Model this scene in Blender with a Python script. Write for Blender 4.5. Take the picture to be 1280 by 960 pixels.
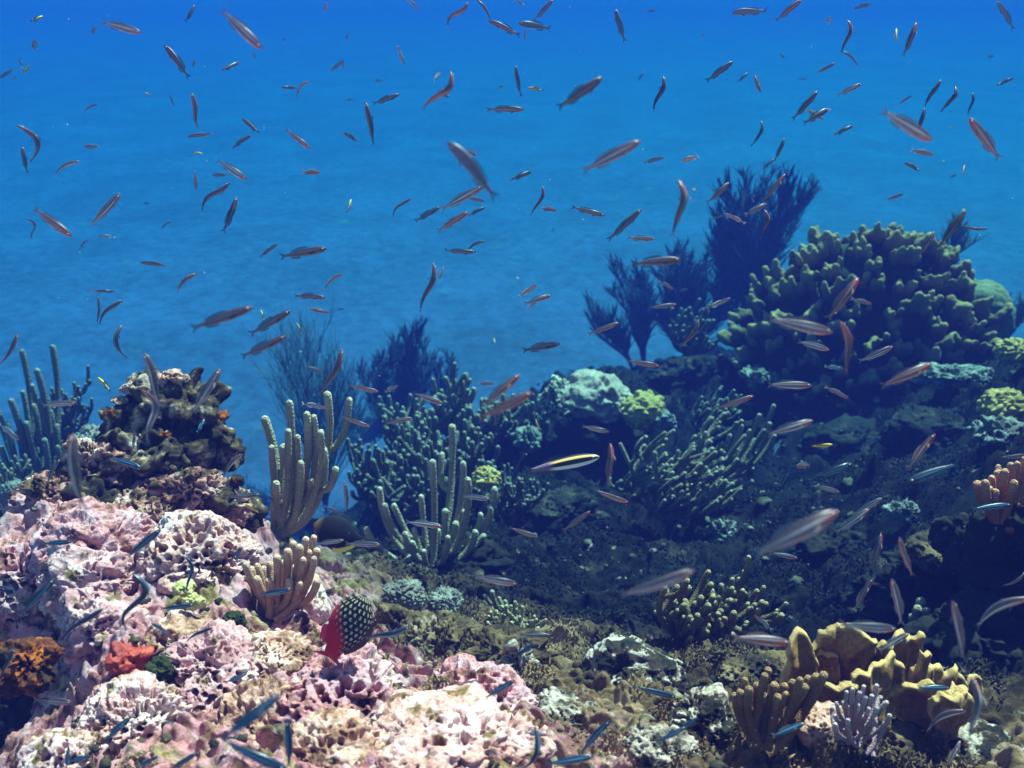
import bpy, bmesh, math, random
import numpy as np
from mathutils import Vector, Matrix
from mathutils.bvhtree import BVHTree

R = math.radians
random.seed(7)
rng = np.random.default_rng(11)
sc = bpy.context.scene
for o in list(bpy.data.objects):
    bpy.data.objects.remove(o)

# ------------------------------------------------------------------ camera
PITCH = 24.0
FPX = 1108.0                       # focal length in photo pixels (1280 wide)
CAM = np.array([0.0, 0.0, 2.5])
cam = bpy.data.cameras.new('camera')
cam.sensor_width = 36.0
cam.lens = 36.0 * FPX / 1280.0
cam.clip_start = 0.02
cam.clip_end = 500.0
cam_ob = bpy.data.objects.new('camera', cam)
sc.collection.objects.link(cam_ob)
cam_ob.location = CAM
cam_ob.rotation_euler = (R(90 - PITCH), 0, 0)
sc.camera = cam_ob
cam.dof.use_dof = True
cam.dof.focus_distance = 1.55
cam.dof.aperture_fstop = 5.6

# ------------------------------------------------------------------ light
SUN = Vector((0.28, 0.38, 0.86)).normalized()
world = bpy.data.worlds.new('World')
sc.world = world
world.use_nodes = True
wn = world.node_tree
sky = wn.nodes.new('ShaderNodeTexSky')
sky.sky_type = 'NISHITA'
sky.sun_disc = False
sky.sun_elevation = math.asin(SUN.z)
sky.sun_rotation = math.atan2(SUN.x, SUN.y)
bg = wn.nodes['Background']
bg.inputs[1].default_value = 0.05
wn.links.new(sky.outputs[0], bg.inputs[0])
sl = bpy.data.lights.new('sun', 'SUN')
sl.energy = 5.0
sl.angle = R(0.6)
sl.color = (1.0, 0.83, 0.67)
so = bpy.data.objects.new('sun', sl)
sc.collection.objects.link(so)
so.rotation_euler = SUN.to_track_quat('Z', 'Y').to_euler()
so.location = SUN * 12
sc.view_settings.view_transform = 'Standard'
sc.view_settings.look = 'None'
sc.view_settings.exposure = 1.60
sc.view_settings.gamma = 1.0
sc.view_settings.use_curve_mapping = False
sc.render.engine = 'CYCLES'
sc.cycles.use_denoising = True
sc.cycles.max_bounces = 5
sc.cycles.diffuse_bounces = 2
sc.cycles.glossy_bounces = 2
sc.cycles.transmission_bounces = 2
sc.cycles.volume_bounces = 1
sc.cycles.transparent_max_bounces = 8
sc.cycles.caustics_reflective = False
sc.cycles.caustics_refractive = False

HAZE_DENSITY = 0.26
HAZE_COLOR = (0.009, 0.0138, 0.104)
HAZE_ABSORB = (0.0, 0.785, 0.785)

# ------------------------------------------------------------------ helpers
CP, SP = math.cos(R(PITCH)), math.sin(R(PITCH))
FWD = np.array([0, CP, -SP]); UPV = np.array([0, SP, CP]); RGT = np.array([1.0, 0, 0])


def ray(px, py):
    return FWD + RGT * (px - 640) / FPX + UPV * (480 - py) / FPX


def at(px, py, d):
    return CAM + ray(px, py) * d


def to_px(p):
    v = np.asarray(p) - CAM
    d = v @ FWD
    return 640 + FPX * (v @ RGT) / d, 480 - FPX * (v @ UPV) / d, d


def _hash(ix, iy, iz, seed):
    h = (ix.astype(np.uint32) * np.uint32(374761393) + iy.astype(np.uint32) * np.uint32(668265263)
         + iz.astype(np.uint32) * np.uint32(2147483647) + np.uint32((seed * 144665 + 77) & 0xffffffff))
    h = (h ^ (h >> np.uint32(13))) * np.uint32(1274126177)
    h = (h ^ (h >> np.uint32(16))) * np.uint32(2246822519)
    return h ^ (h >> np.uint32(15))


def _u(h):
    return (h & np.uint32(0xffffff)).astype(np.float64) / 16777216.0


def vnoise(p, seed=0):
    i = np.floor(p).astype(np.int64)
    f = p - i
    f = f * f * f * (f * (f * 6 - 15) + 10)
    r = 0
    for dx in (0, 1):
        wx = f[:, 0] if dx else 1 - f[:, 0]
        for dy in (0, 1):
            wy = f[:, 1] if dy else 1 - f[:, 1]
            for dz in (0, 1):
                wz = f[:, 2] if dz else 1 - f[:, 2]
                r = r + wx * wy * wz * _u(_hash(i[:, 0] + dx, i[:, 1] + dy, i[:, 2] + dz, seed))
    return r * 2 - 1


def fbm(p, seed=0, octv=4, gain=0.5):
    a, s, t = 1.0, 0.0, 0.0
    for k in range(octv):
        s = s + a * vnoise(p * (2.03 ** k) + 17.3 * k, seed + k)
        t += a
        a *= gain
    return s / t


def worley(p, seed=0, two=False):
    i = np.floor(p).astype(np.int64)
    f1 = np.full(len(p), 9.0)
    f2 = np.full(len(p), 9.0)
    for dx in (-1, 0, 1):
        for dy in (-1, 0, 1):
            for dz in (-1, 0, 1):
                c = (i[:, 0] + dx, i[:, 1] + dy, i[:, 2] + dz)
                q = np.stack([c[0] + _u(_hash(*c, seed)), c[1] + _u(_hash(*c, seed + 1)), c[2] + _u(_hash(*c, seed + 2))], 1)
                d = np.sqrt(((p - q) ** 2).sum(1))
                if two:
                    f2 = np.minimum(np.maximum(f1, d), f2)
                f1 = np.minimum(f1, d)
    return (f1, f2) if two else f1


def smooth(a, b, x):
    t = np.clip((x - a) / (b - a), 0, 1)
    return t * t * (3 - 2 * t)


def make_mesh(name, co, faces, smooth_shade=True):
    """faces: (n,k) int array, or list of such arrays"""
    me = bpy.data.meshes.new(name)
    if isinstance(faces, np.ndarray):
        faces = [faces]
    faces = [np.asarray(f) for f in faces if len(f)]
    co = np.asarray(co, dtype=np.float32)
    me.vertices.add(len(co))
    me.vertices.foreach_set('co', co.ravel())
    nl = sum(f.size for f in faces)
    npoly = sum(len(f) for f in faces)
    me.loops.add(nl)
    me.polygons.add(npoly)
    me.loops.foreach_set('vertex_index', np.concatenate([f.ravel() for f in faces]).astype(np.int32))
    tot = np.concatenate([np.full(len(f), f.shape[1]) for f in faces])
    st = np.concatenate([[0], np.cumsum(tot)[:-1]])
    me.polygons.foreach_set('loop_start', st.astype(np.int32))
    me.polygons.foreach_set('use_smooth', np.full(npoly, smooth_shade))
    me.update(calc_edges=True)
    me.validate()
    return me


class MB:
    """collects pieces into one mesh"""
    def __init__(self):
        self.v, self.q, self.t, self.n, self.al = [], [], [], 0, []

    def add(self, co, quads=None, tris=None, along=None):
        self.v.append(np.asarray(co, float))
        self.al.append(np.zeros(len(co)) if along is None else along)
        if quads is not None and len(quads):
            self.q.append(np.asarray(quads) + self.n)
        if tris is not None and len(tris):
            self.t.append(np.asarray(tris) + self.n)
        self.n += len(co)

    def tube(self, pts, rad, seg=8, bump=0.0, seed=0):
        pts = np.asarray(pts, float)
        rad = np.asarray(rad, float) * np.ones(len(pts))
        # rounded tip
        d = pts[-1] - pts[-2]
        d /= np.linalg.norm(d) + 1e-9
        ex = [pts[-1] + d * rad[-1] * math.sin(a) for a in (0.6, 1.15)]
        er = [rad[-1] * math.cos(a) for a in (0.6, 1.15)]
        tip = pts[-1] + d * rad[-1] * 1.02
        pts = np.vstack([pts, ex])
        rad = np.concatenate([rad, er])
        n = len(pts)
        tan = np.gradient(pts, axis=0)
        tan /= np.linalg.norm(tan, axis=1)[:, None] + 1e-9
        ref = np.array([0.31, 0.9, 0.2]) if abs(tan[0][1]) < 0.8 else np.array([0.9, 0.1, 0.3])
        u = np.cross(tan, ref)
        u /= np.linalg.norm(u, axis=1)[:, None] + 1e-9
        w = np.cross(tan, u)
        a = np.linspace(0, 2 * np.pi, seg, endpoint=False)
        ring = (u[:, None, :] * np.cos(a)[None, :, None] + w[:, None, :] * np.sin(a)[None, :, None])
        rr = rad[:, None] * np.ones((1, seg))
        if bump:
            rr = rr * (1 + bump * (np.random.default_rng(seed).random((n, seg)) - 0.5))
        co = (pts[:, None, :] + ring * rr[:, :, None]).reshape(-1, 3)
        co = np.vstack([co, tip])
        i = np.arange(n - 1)[:, None] * seg + np.arange(seg)[None, :]
        j = np.arange(n - 1)[:, None] * seg + (np.arange(seg)[None, :] + 1) % seg
        q = np.stack([i, j, j + seg, i + seg], -1).reshape(-1, 4)
        last = (n - 1) * seg
        t = np.stack([last + np.arange(seg), last + (np.arange(seg) + 1) % seg, np.full(seg, n * seg)], 1)
        al = np.append(np.repeat(np.linspace(0, 1, n), seg), 1.0)
        self.add(co, q, t, al)

    def mesh(self, name, origin=(0, 0, 0), smooth_shade=True):
        co = np.vstack(self.v) - np.asarray(origin)
        fs = []
        if self.q:
            fs.append(np.vstack(self.q))
        if self.t:
            fs.append(np.vstack(self.t))
        me = make_mesh(name, co, fs, smooth_shade)
        me.attributes.new('along', 'FLOAT', 'POINT').data.foreach_set('value', np.concatenate(self.al).astype(np.float32))
        return me


def link(name, me, m, parent=None, loc=None):
    o = bpy.data.objects.new(name, me)
    sc.collection.objects.link(o)
    if m is not None:
        me.materials.clear()
        me.materials.append(m)
    if parent is not None:
        o.parent = parent
    if loc is not None:
        o.location = loc
    return o


def tag(o, label=None, cat=None, group=None, kind=None):
    if label: o['label'] = label
    if cat: o['category'] = cat
    if group: o['group'] = group
    if kind: o['kind'] = kind
    return o


def empty(name, loc, label, cat, group=None):
    o = bpy.data.objects.new(name, None)
    sc.collection.objects.link(o)
    o.location = loc
    o.empty_display_size = 0.03
    return tag(o, label, cat, group)


_ico = {}


def ico(n):
    if n not in _ico:
        bm = bmesh.new()
        bmesh.ops.create_icosphere(bm, subdivisions=n, radius=1.0)
        co = np.array([v.co[:] for v in bm.verts])
        f = np.array([[v.index for v in fc.verts] for fc in bm.faces])
        bm.free()
        co /= np.linalg.norm(co, axis=1)[:, None]
        _ico[n] = (co, f)
    return _ico[n]


def rotm(ax, ay, az):
    return np.array(Matrix.Rotation(az, 3, 'Z') @ Matrix.Rotation(ay, 3, 'Y') @ Matrix.Rotation(ax, 3, 'X'))


# ------------------------------------------------------------------ materials
def new_mat(name):
    m = bpy.data.materials.new(name)
    m.use_nodes = True
    nt = m.node_tree
    return m, nt, nt.nodes['Principled BSDF']


def ramp(nt, fac, stops, interp='LINEAR'):
    r = nt.nodes.new('ShaderNodeValToRGB')
    r.color_ramp.interpolation = interp
    e = r.color_ramp.elements
    while len(e) < len(stops):
        e.new(0.5)
    for k, (p, c) in enumerate(stops):
        e[k].position = p
        e[k].color = (*c, 1) if len(c) == 3 else c
    nt.links.new(fac, r.inputs[0])
    return r.outputs[0]


def noise(nt, scale, detail=5, rough=0.6, vec=None, dist=0.0):
    n = nt.nodes.new('ShaderNodeTexNoise')
    n.inputs['Scale'].default_value = scale
    n.inputs['Detail'].default_value = detail
    n.inputs['Roughness'].default_value = rough
    n.inputs['Distortion'].default_value = dist
    if vec is not None:
        nt.links.new(vec, n.inputs['Vector'])
    return n.outputs[0]


def mix(nt, fac, a, b, mode='MIX'):
    n = nt.nodes.new('ShaderNodeMix')
    n.data_type = 'RGBA'
    n.blend_type = mode
    for sock, val in ((n.inputs[0], fac), (n.inputs[6], a), (n.inputs[7], b)):
        if isinstance(val, bpy.types.NodeSocket):
            nt.links.new(val, sock)
        elif isinstance(val, (int, float)):
            sock.default_value = val
        else:
            sock.default_value = (*val, 1)
    return n.outputs[2]


def mathn(nt, op, a, b=None):
    n = nt.nodes.new('ShaderNodeMath')
    n.operation = op
    for k, v in enumerate((a, b)):
        if v is None: continue
        if isinstance(v, bpy.types.NodeSocket):
            nt.links.new(v, n.inputs[k])
        else:
            n.inputs[k].default_value = v
    return n.outputs[0]


def pos(nt):
    return nt.nodes.new('ShaderNodeNewGeometry').outputs['Position']


def mottle(name, stops, scale, specks=(), bump=(60, 0.004), rough=0.85, spec=0.25, fine=None):
    """procedural mottled surface: ramp on a noise, plus speckle layers (color, scale, lo, hi)"""
    m, nt, b = new_mat(name)
    p = pos(nt)
    col = ramp(nt, noise(nt, scale, 7, 0.62, p, 0.4), stops)
    for k, (c, s, lo, hi) in enumerate(specks):
        sh = nt.nodes.new('ShaderNodeVectorMath')
        sh.operation = 'ADD'
        sh.inputs[1].default_value = (3.1 * k + 1.7, 5.3 * k, -2.2 * k)
        nt.links.new(p, sh.inputs[0])
        f = ramp(nt, noise(nt, s, 6, 0.65, sh.outputs[0]), [(lo, (0, 0, 0)), (hi, (1, 1, 1))])
        col = mix(nt, f, col, c)
    f = noise(nt, scale * 9, 4, 0.7, p)
    col = mix(nt, 0.7, col, ramp(nt, f, [(0.3, (0.30, 0.28, 0.28)), (0.64, (1.0, 1.0, 1.0))]), 'MULTIPLY')
    nt.links.new(col, b.inputs['Base Color'])
    b.inputs['Roughness'].default_value = rough
    b.inputs['Specular IOR Level'].default_value = spec
    bn = nt.nodes.new('ShaderNodeBump')
    bn.inputs['Strength'].default_value = 0.9
    bn.inputs['Distance'].default_value = bump[1]
    nt.links.new(noise(nt, bump[0], 6, 0.7, p), bn.inputs['Height'])
    nt.links.new(bn.outputs[0], b.inputs['Normal'])
    return m


def polyp(name, base, tip, scale, bump=0.003, rough=0.8):
    """soft-coral skin: fine dotted polyps on a base colour"""
    m, nt, b = new_mat(name)
    p = pos(nt)
    v = nt.nodes.new('ShaderNodeTexVoronoi')
    v.inputs['Scale'].default_value = scale
    nt.links.new(p, v.inputs['Vector'])
    f = ramp(nt, v.outputs['Distance'], [(0.15, (1, 1, 1)), (0.6, (0, 0, 0))])
    al = nt.nodes.new('ShaderNodeAttribute')
    al.attribute_name = 'along'
    g = ramp(nt, al.outputs['Fac'], [(0.62, (0, 0, 0)), (0.97, (1, 1, 1))])
    col = mix(nt, mathn(nt, 'MAXIMUM', mathn(nt, 'MULTIPLY', f, 0.35), mathn(nt, 'MULTIPLY', g, 0.75)), base, tip)
    col = mix(nt, 0.6, col, ramp(nt, noise(nt, scale * 0.12, 4, 0.6, p), [(0.3, (0.5, 0.5, 0.5)), (0.75, (1, 1, 1))]), 'MULTIPLY')
    nt.links.new(col, b.inputs['Base Color'])
    b.inputs['Roughness'].default_value = rough
    b.inputs['Specular IOR Level'].default_value = 0.2
    bn = nt.nodes.new('ShaderNodeBump')
    bn.inputs['Strength'].default_value = 0.8
    bn.inputs['Distance'].default_value = bump
    nt.links.new(f, bn.inputs['Height'])
    nt.links.new(bn.outputs[0], b.inputs['Normal'])
    return m


PINK = [(0.31, (0.06, 0.022, 0.02)), (0.40, (0.30, 0.11, 0.10)), (0.47, (0.74, 0.30, 0.34)), (0.56, (0.64, 0.33, 0.43)), (0.65, (0.84, 0.53, 0.55)), (0.78, (0.94, 0.76, 0.74))]
M = {}
M['coralline'] = mottle('coralline_pink', PINK, 16, [((0.20, 0.12, 0.04), 26, 0.58, 0.68), ((0.30, 0.05, 0.03), 19, 0.66, 0.72)], (150, 0.004))
M['coralline_pale'] = mottle('coralline_pale', [(0.32, (0.22, 0.08, 0.055)), (0.42, (0.70, 0.34, 0.32)), (0.54, (0.82, 0.48, 0.52)), (0.68, (0.94, 0.74, 0.73))], 15,
                             [((0.20, 0.11, 0.04), 24, 0.55, 0.64), ((0.26, 0.05, 0.04), 17, 0.64, 0.72)], (150, 0.003))
M['coralline_lilac'] = mottle('coralline_lilac', [(0.32, (0.20, 0.08, 0.065)), (0.43, (0.62, 0.28, 0.33)), (0.57, (0.72, 0.41, 0.47)), (0.70, (0.92, 0.66, 0.66))], 16,
                              [((0.20, 0.12, 0.045), 24, 0.56, 0.65)], (150, 0.003))
M['knoll'] = mottle('dark_encrusted_rock', [(0.32, (0.008, 0.005, 0.004)), (0.47, (0.035, 0.018, 0.012)), (0.54, (0.14, 0.085, 0.045)), (0.60, (0.5, 0.34, 0.28)), (0.72, (0.82, 0.68, 0.6))], 17,
                    [((0.11, 0.065, 0.022), 13, 0.57, 0.68), ((0.02, 0.012, 0.008), 22, 0.56, 0.64)], (120, 0.006))
M['tan_crust'] = mottle('tan_crust', [(0.34, (0.12, 0.05, 0.03)), (0.46, (0.46, 0.22, 0.16)), (0.56, (0.72, 0.40, 0.36)), (0.7, (0.86, 0.60, 0.56))], 30, [((0.06, 0.035, 0.02), 30, 0.6, 0.68)], (120, 0.004))
M['knoll_pink'] = mottle('knoll_pink_crust', [(0.33, (0.012, 0.006, 0.005)), (0.43, (0.11, 0.045, 0.03)), (0.50, (0.50, 0.21, 0.18)), (0.58, (0.76, 0.42, 0.40)), (0.70, (0.92, 0.70, 0.64))], 20,
                         [((0.12, 0.09, 0.02), 15, 0.56, 0.66)], (130, 0.006))
M['turf_shaded'] = mottle('turf_rock_shaded', [(0.3, (0.003, 0.002, 0.002)), (0.48, (0.008, 0.005, 0.005)), (0.60, (0.035, 0.022, 0.015)), (0.72, (0.20, 0.14, 0.11))], 11,  # turf rock darkened to paint in the shade of the slope
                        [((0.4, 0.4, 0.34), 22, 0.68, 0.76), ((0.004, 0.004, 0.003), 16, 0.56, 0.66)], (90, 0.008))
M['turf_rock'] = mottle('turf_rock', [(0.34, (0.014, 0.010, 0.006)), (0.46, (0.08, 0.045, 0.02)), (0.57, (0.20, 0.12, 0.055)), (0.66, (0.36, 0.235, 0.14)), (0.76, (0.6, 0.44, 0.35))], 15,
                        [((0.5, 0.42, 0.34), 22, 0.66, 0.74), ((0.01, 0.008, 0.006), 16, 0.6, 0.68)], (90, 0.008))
M['black_white'] = mottle('dark_rock_pale_patches', [(0.42, (0.01, 0.008, 0.007)), (0.52, (0.06, 0.035, 0.025)), (0.56, (0.55, 0.42, 0.38)), (0.75, (0.75, 0.66, 0.6))], 22,
                          [((0.15, 0.11, 0.03), 18, 0.6, 0.7)], (120, 0.006))
M['speckled_white'] = mottle('speckled_white', [(0.42, (0.05, 0.04, 0.035)), (0.5, (0.36, 0.27, 0.24)), (0.58, (0.62, 0.48, 0.44)), (0.8, (0.85, 0.70, 0.66))], 40, [], (120, 0.006))
M['orange'] = mottle('orange_sponge', [(0.32, (0.03, 0.01, 0.006)), (0.50, (0.16, 0.035, 0.008)), (0.62, (0.50, 0.13, 0.012)), (0.8, (0.5, 0.24, 0.07))], 24,
                     [((0.03, 0.018, 0.006), 15, 0.48, 0.58)], (130, 0.004))
M['red'] = mottle('red_sponge', [(0.3, (0.16, 0.012, 0.012)), (0.5, (0.45, 0.03, 0.02)), (0.7, (0.7, 0.12, 0.05))], 28, [], (120, 0.003), 0.5, 0.5)
M['cave_shade'] = mottle('cave_shade_rock', [(0.3, (0.004, 0.003, 0.003)), (0.6, (0.012, 0.009, 0.008)), (0.8, (0.03, 0.02, 0.014))], 20, [], (60, 0.006))  # near-black colour stands for the shade of hollows and overhangs
M['green_tuft'] = mottle('green_tuft', [(0.3, (0.008, 0.012, 0.003)), (0.5, (0.03, 0.04, 0.008)), (0.75, (0.07, 0.08, 0.02))], 60, [], (200, 0.004))
M['yellow_crust'] = mottle('yellow_crust', [(0.3, (0.4, 0.34, 0.1)), (0.6, (0.72, 0.62, 0.3))], 40, [], (160, 0.003))
M['rod_pale'] = polyp('sea_rod_pale', (0.27, 0.23, 0.13), (0.56, 0.48, 0.32), 260)
M['rod_green'] = polyp('sea_rod_grey_green', (0.17, 0.135, 0.095), (0.46, 0.36, 0.28), 160)
M['rod_dim'] = polyp('sea_rod_dim', (0.10, 0.085, 0.07), (0.32, 0.26, 0.22), 130)
M['rod_bright'] = polyp('sea_rod_bright', (0.29, 0.23, 0.16), (0.60, 0.49, 0.38), 160)
M['rod_tip'] = polyp('sea_rod_tip', (0.4, 0.42, 0.26), (0.75, 0.75, 0.55), 160)
M['rod_brown'] = polyp('sea_rod_brown', (0.12, 0.07, 0.025), (0.55, 0.42, 0.26), 300)
M['finger_tan'] = polyp('finger_coral_tan', (0.55, 0.26, 0.17), (0.88, 0.56, 0.44), 420)
M['fluted'] = polyp('fluted_coral_brown', (0.2, 0.085, 0.03), (0.48, 0.28, 0.15), 420)
M['plume'] = mottle('dark_gorgonian', [(0.3, (0.03, 0.04, 0.09)), (0.7, (0.07, 0.085, 0.17))], 20, [], (80, 0.002))  # blue of the water haze is mixed into the gorgonian colour
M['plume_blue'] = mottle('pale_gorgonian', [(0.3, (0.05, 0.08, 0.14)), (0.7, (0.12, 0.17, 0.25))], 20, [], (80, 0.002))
M['fire'] = mottle('mustard_fire_coral', [(0.3, (0.17, 0.075, 0.025)), (0.5, (0.33, 0.16, 0.055)), (0.72, (0.50, 0.275, 0.115))], 14, [((0.16, 0.08, 0.03), 22, 0.54, 0.70), ((0.56, 0.38, 0.18), 110, 0.62, 0.74)], (300, 0.0035), 0.85, 0.15)
M['lobed_plain'] = mottle('lobed_fire_coral', [(0.3, (0.075, 0.034, 0.010)), (0.55, (0.17, 0.080, 0.025)), (0.75, (0.30, 0.15, 0.055))], 16, [((0.03, 0.03, 0.012), 12, 0.56, 0.66)], (120, 0.006))
def lobed_material():
    m = M['lobed_plain']; nt = m.node_tree
    b = nt.nodes['Principled BSDF']
    src = b.inputs['Base Color'].links[0].from_socket
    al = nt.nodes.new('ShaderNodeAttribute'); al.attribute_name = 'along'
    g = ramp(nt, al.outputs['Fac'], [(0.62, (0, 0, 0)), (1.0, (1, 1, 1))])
    dark = mix(nt, 1.0, src, (0.45, 0.5, 0.5), 'MULTIPLY')  # lobe roots painted darker, as shade in the gaps
    nt.links.new(mix(nt, g, dark, mix(nt, 0.6, src, (0.64, 0.37, 0.16))), b.inputs['Base Color'])  # tips pale by growth, and lightened further as if lit
    return m


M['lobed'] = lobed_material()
M['lobed_base'] = mottle('lobed_base', [(0.3, (0.02, 0.02, 0.008)), (0.7, (0.06, 0.06, 0.02))], 9, [], (60, 0.006))
M['boulder'] = mottle('pale_boulder_coral', [(0.3, (0.32, 0.21, 0.19)), (0.55, (0.48, 0.33, 0.30)), (0.75, (0.64, 0.46, 0.42))], 9, [((0.22, 0.2, 0.1), 12, 0.62, 0.7)], (90, 0.004))
M['lime'] = mottle('lime_coral', [(0.3, (0.34, 0.21, 0.06)), (0.55, (0.56, 0.35, 0.12)), (0.75, (0.72, 0.48, 0.24))], 20, [], (120, 0.003))
M['grey_coral'] = mottle('grey_coral', [(0.3, (0.08, 0.07, 0.07)), (0.5, (0.22, 0.19, 0.18)), (0.66, (0.42, 0.37, 0.36)), (0.8, (0.6, 0.53, 0.52))], 26, [], (120, 0.004))
M['rust'] = polyp('rust_finger_coral', (0.40, 0.11, 0.05), (0.80, 0.38, 0.24), 220)
M['white_branch'] = polyp('white_tipped_coral', (0.34, 0.20, 0.25), (0.88, 0.68, 0.74), 420)
M['brain'] = mottle('dome_coral', [(0.3, (0.13, 0.10, 0.06)), (0.7, (0.32, 0.26, 0.16))], 14, [], (50, 0.01))
M['sand'] = mottle('water_tinted_sand', [(0.3, (0.036, 0.045, 0.132)), (0.6, (0.060, 0.067, 0.205)), (0.8, (0.09, 0.088, 0.25))], 0.9, [((0.1, 0.11, 0.1), 1.6, 0.64, 0.74)], (14, 0.02))  # sand coloured towards the blue of the water haze


def rim_material(m, pale, lo, hi):
    nt = m.node_tree
    b = nt.nodes['Principled BSDF']
    src = b.inputs['Base Color'].links[0].from_socket
    al = nt.nodes.new('ShaderNodeAttribute'); al.attribute_name = 'along'
    jit = mathn(nt, 'ADD', al.outputs['Fac'], mathn(nt, 'MULTIPLY', mathn(nt, 'SUBTRACT', noise(nt, 60, 4, 0.7, pos(nt)), 0.5), 0.5))
    g = ramp(nt, jit, [(lo, (0, 0, 0)), (hi, (1, 1, 1))])
    nt.links.new(mix(nt, g, src, mix(nt, 0.75, src, pale)), b.inputs['Base Color'])
    return m


rim_material(M['fire'], (0.70, 0.43, 0.20), 0.85, 1.25)


def reef_material():
    """terrain: olive turf, darker where slope shade is painted in, pale pink crust where the attribute 'crust' says coralline grows"""
    m, nt, b = new_mat('reef_ground')
    p = pos(nt)
    turf = ramp(nt, noise(nt, 7, 8, 0.66, p, 0.5), [(0.3, (0.002, 0.001, 0.001)), (0.48, (0.004, 0.003, 0.003)), (0.58, (0.014, 0.009, 0.008)), (0.67, (0.06, 0.038, 0.03)), (0.76, (0.34, 0.25, 0.22))])  # turf tones darkened as painted shade for the slope
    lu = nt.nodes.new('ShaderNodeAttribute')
    lu.attribute_name = 'shade_zone'
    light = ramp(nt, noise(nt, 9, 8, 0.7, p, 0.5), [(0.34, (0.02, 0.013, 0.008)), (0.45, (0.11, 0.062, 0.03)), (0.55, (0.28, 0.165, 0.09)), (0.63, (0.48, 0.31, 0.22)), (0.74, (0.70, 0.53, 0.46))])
    turf = mix(nt, lu.outputs['Fac'], light, turf)  # lit turf in front, shade-darkened turf on the slope
    pale = ramp(nt, noise(nt, 26, 7, 0.7, p), [(0.64, (0, 0, 0)), (0.72, (1, 1, 1))])
    turf = mix(nt, pale, turf, (0.40, 0.38, 0.33))
    dk = ramp(nt, noise(nt, 13, 6, 0.7, p, 0.8), [(0.6, (0, 0, 0)), (0.7, (1, 1, 1))])
    turf = mix(nt, dk, turf, (0.008, 0.008, 0.007))
    pink = ramp(nt, noise(nt, 22, 8, 0.66, p, 0.5), PINK)
    tan = ramp(nt, noise(nt, 10, 8, 0.7, p, 0.6), [(0.54, (0, 0, 0)), (0.60, (1, 1, 1))])
    pink = mix(nt, tan, pink, ramp(nt, noise(nt, 50, 6, 0.7, p), [(0.3, (0.08, 0.05, 0.015)), (0.5, (0.30, 0.20, 0.07)), (0.7, (0.6, 0.45, 0.28))]))
    at_ = nt.nodes.new('ShaderNodeAttribute')
    at_.attribute_name = 'crust'
    col = mix(nt, at_.outputs['Fac'], turf, pink)
    f = noise(nt, 110, 4, 0.7, p)
    col = mix(nt, 0.6, col, ramp(nt, f, [(0.3, (0.4, 0.4, 0.4)), (0.7, (1, 1, 1))]), 'MULTIPLY')
    nt.links.new(col, b.inputs['Base Color'])
    b.inputs['Roughness'].default_value = 0.9
    b.inputs['Specular IOR Level'].default_value = 0.15
    bn = nt.nodes.new('ShaderNodeBump')
    bn.inputs['Strength'].default_value = 1.0
    bn.inputs['Distance'].default_value = 0.008
    nt.links.new(noise(nt, 80, 7, 0.75, p), bn.inputs['Height'])
    nt.links.new(bn.outputs[0], b.inputs['Normal'])
    return m


M['reef'] = reef_material()

# ------------------------------------------------------------------ sand, reef, haze
nx, ny = 260, 300
yy = np.concatenate([np.linspace(-4, 2, 20), 2 + (np.linspace(0, 1, ny - 20) ** 1.7) * 68])
xx = np.linspace(-1, 1, nx)
X = xx[None, :] * (8 + 0.75 * np.maximum(yy, 0))[:, None]
Y = np.repeat(yy[:, None], nx, 1)
P = np.stack([X.ravel(), Y.ravel(), np.zeros(X.size)], 1)
Z = 0.020 * np.maximum(P[:, 1] - 4, 0)
Z = Z + 0.10 * fbm(P * 0.35, 5, 3)
wv = P[:, 0] * 1.1 - P[:, 1] * 0.9 + 1.6 * fbm(P * 0.4, 9, 2)
Z = Z + 0.010 * np.sin(wv * 3.1) + 0.03 * fbm(P * 1.4, 3, 4)
Z = np.minimum(Z, 2.2)
P[:, 2] = Z
idx = np.arange(nx * len(yy)).reshape(len(yy), nx)
Q = np.stack([idx[:-1, :-1], idx[:-1, 1:], idx[1:, 1:], idx[1:, :-1]], -1).reshape(-1, 4)
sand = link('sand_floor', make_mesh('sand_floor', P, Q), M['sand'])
tag(sand, kind='structure')

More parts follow.
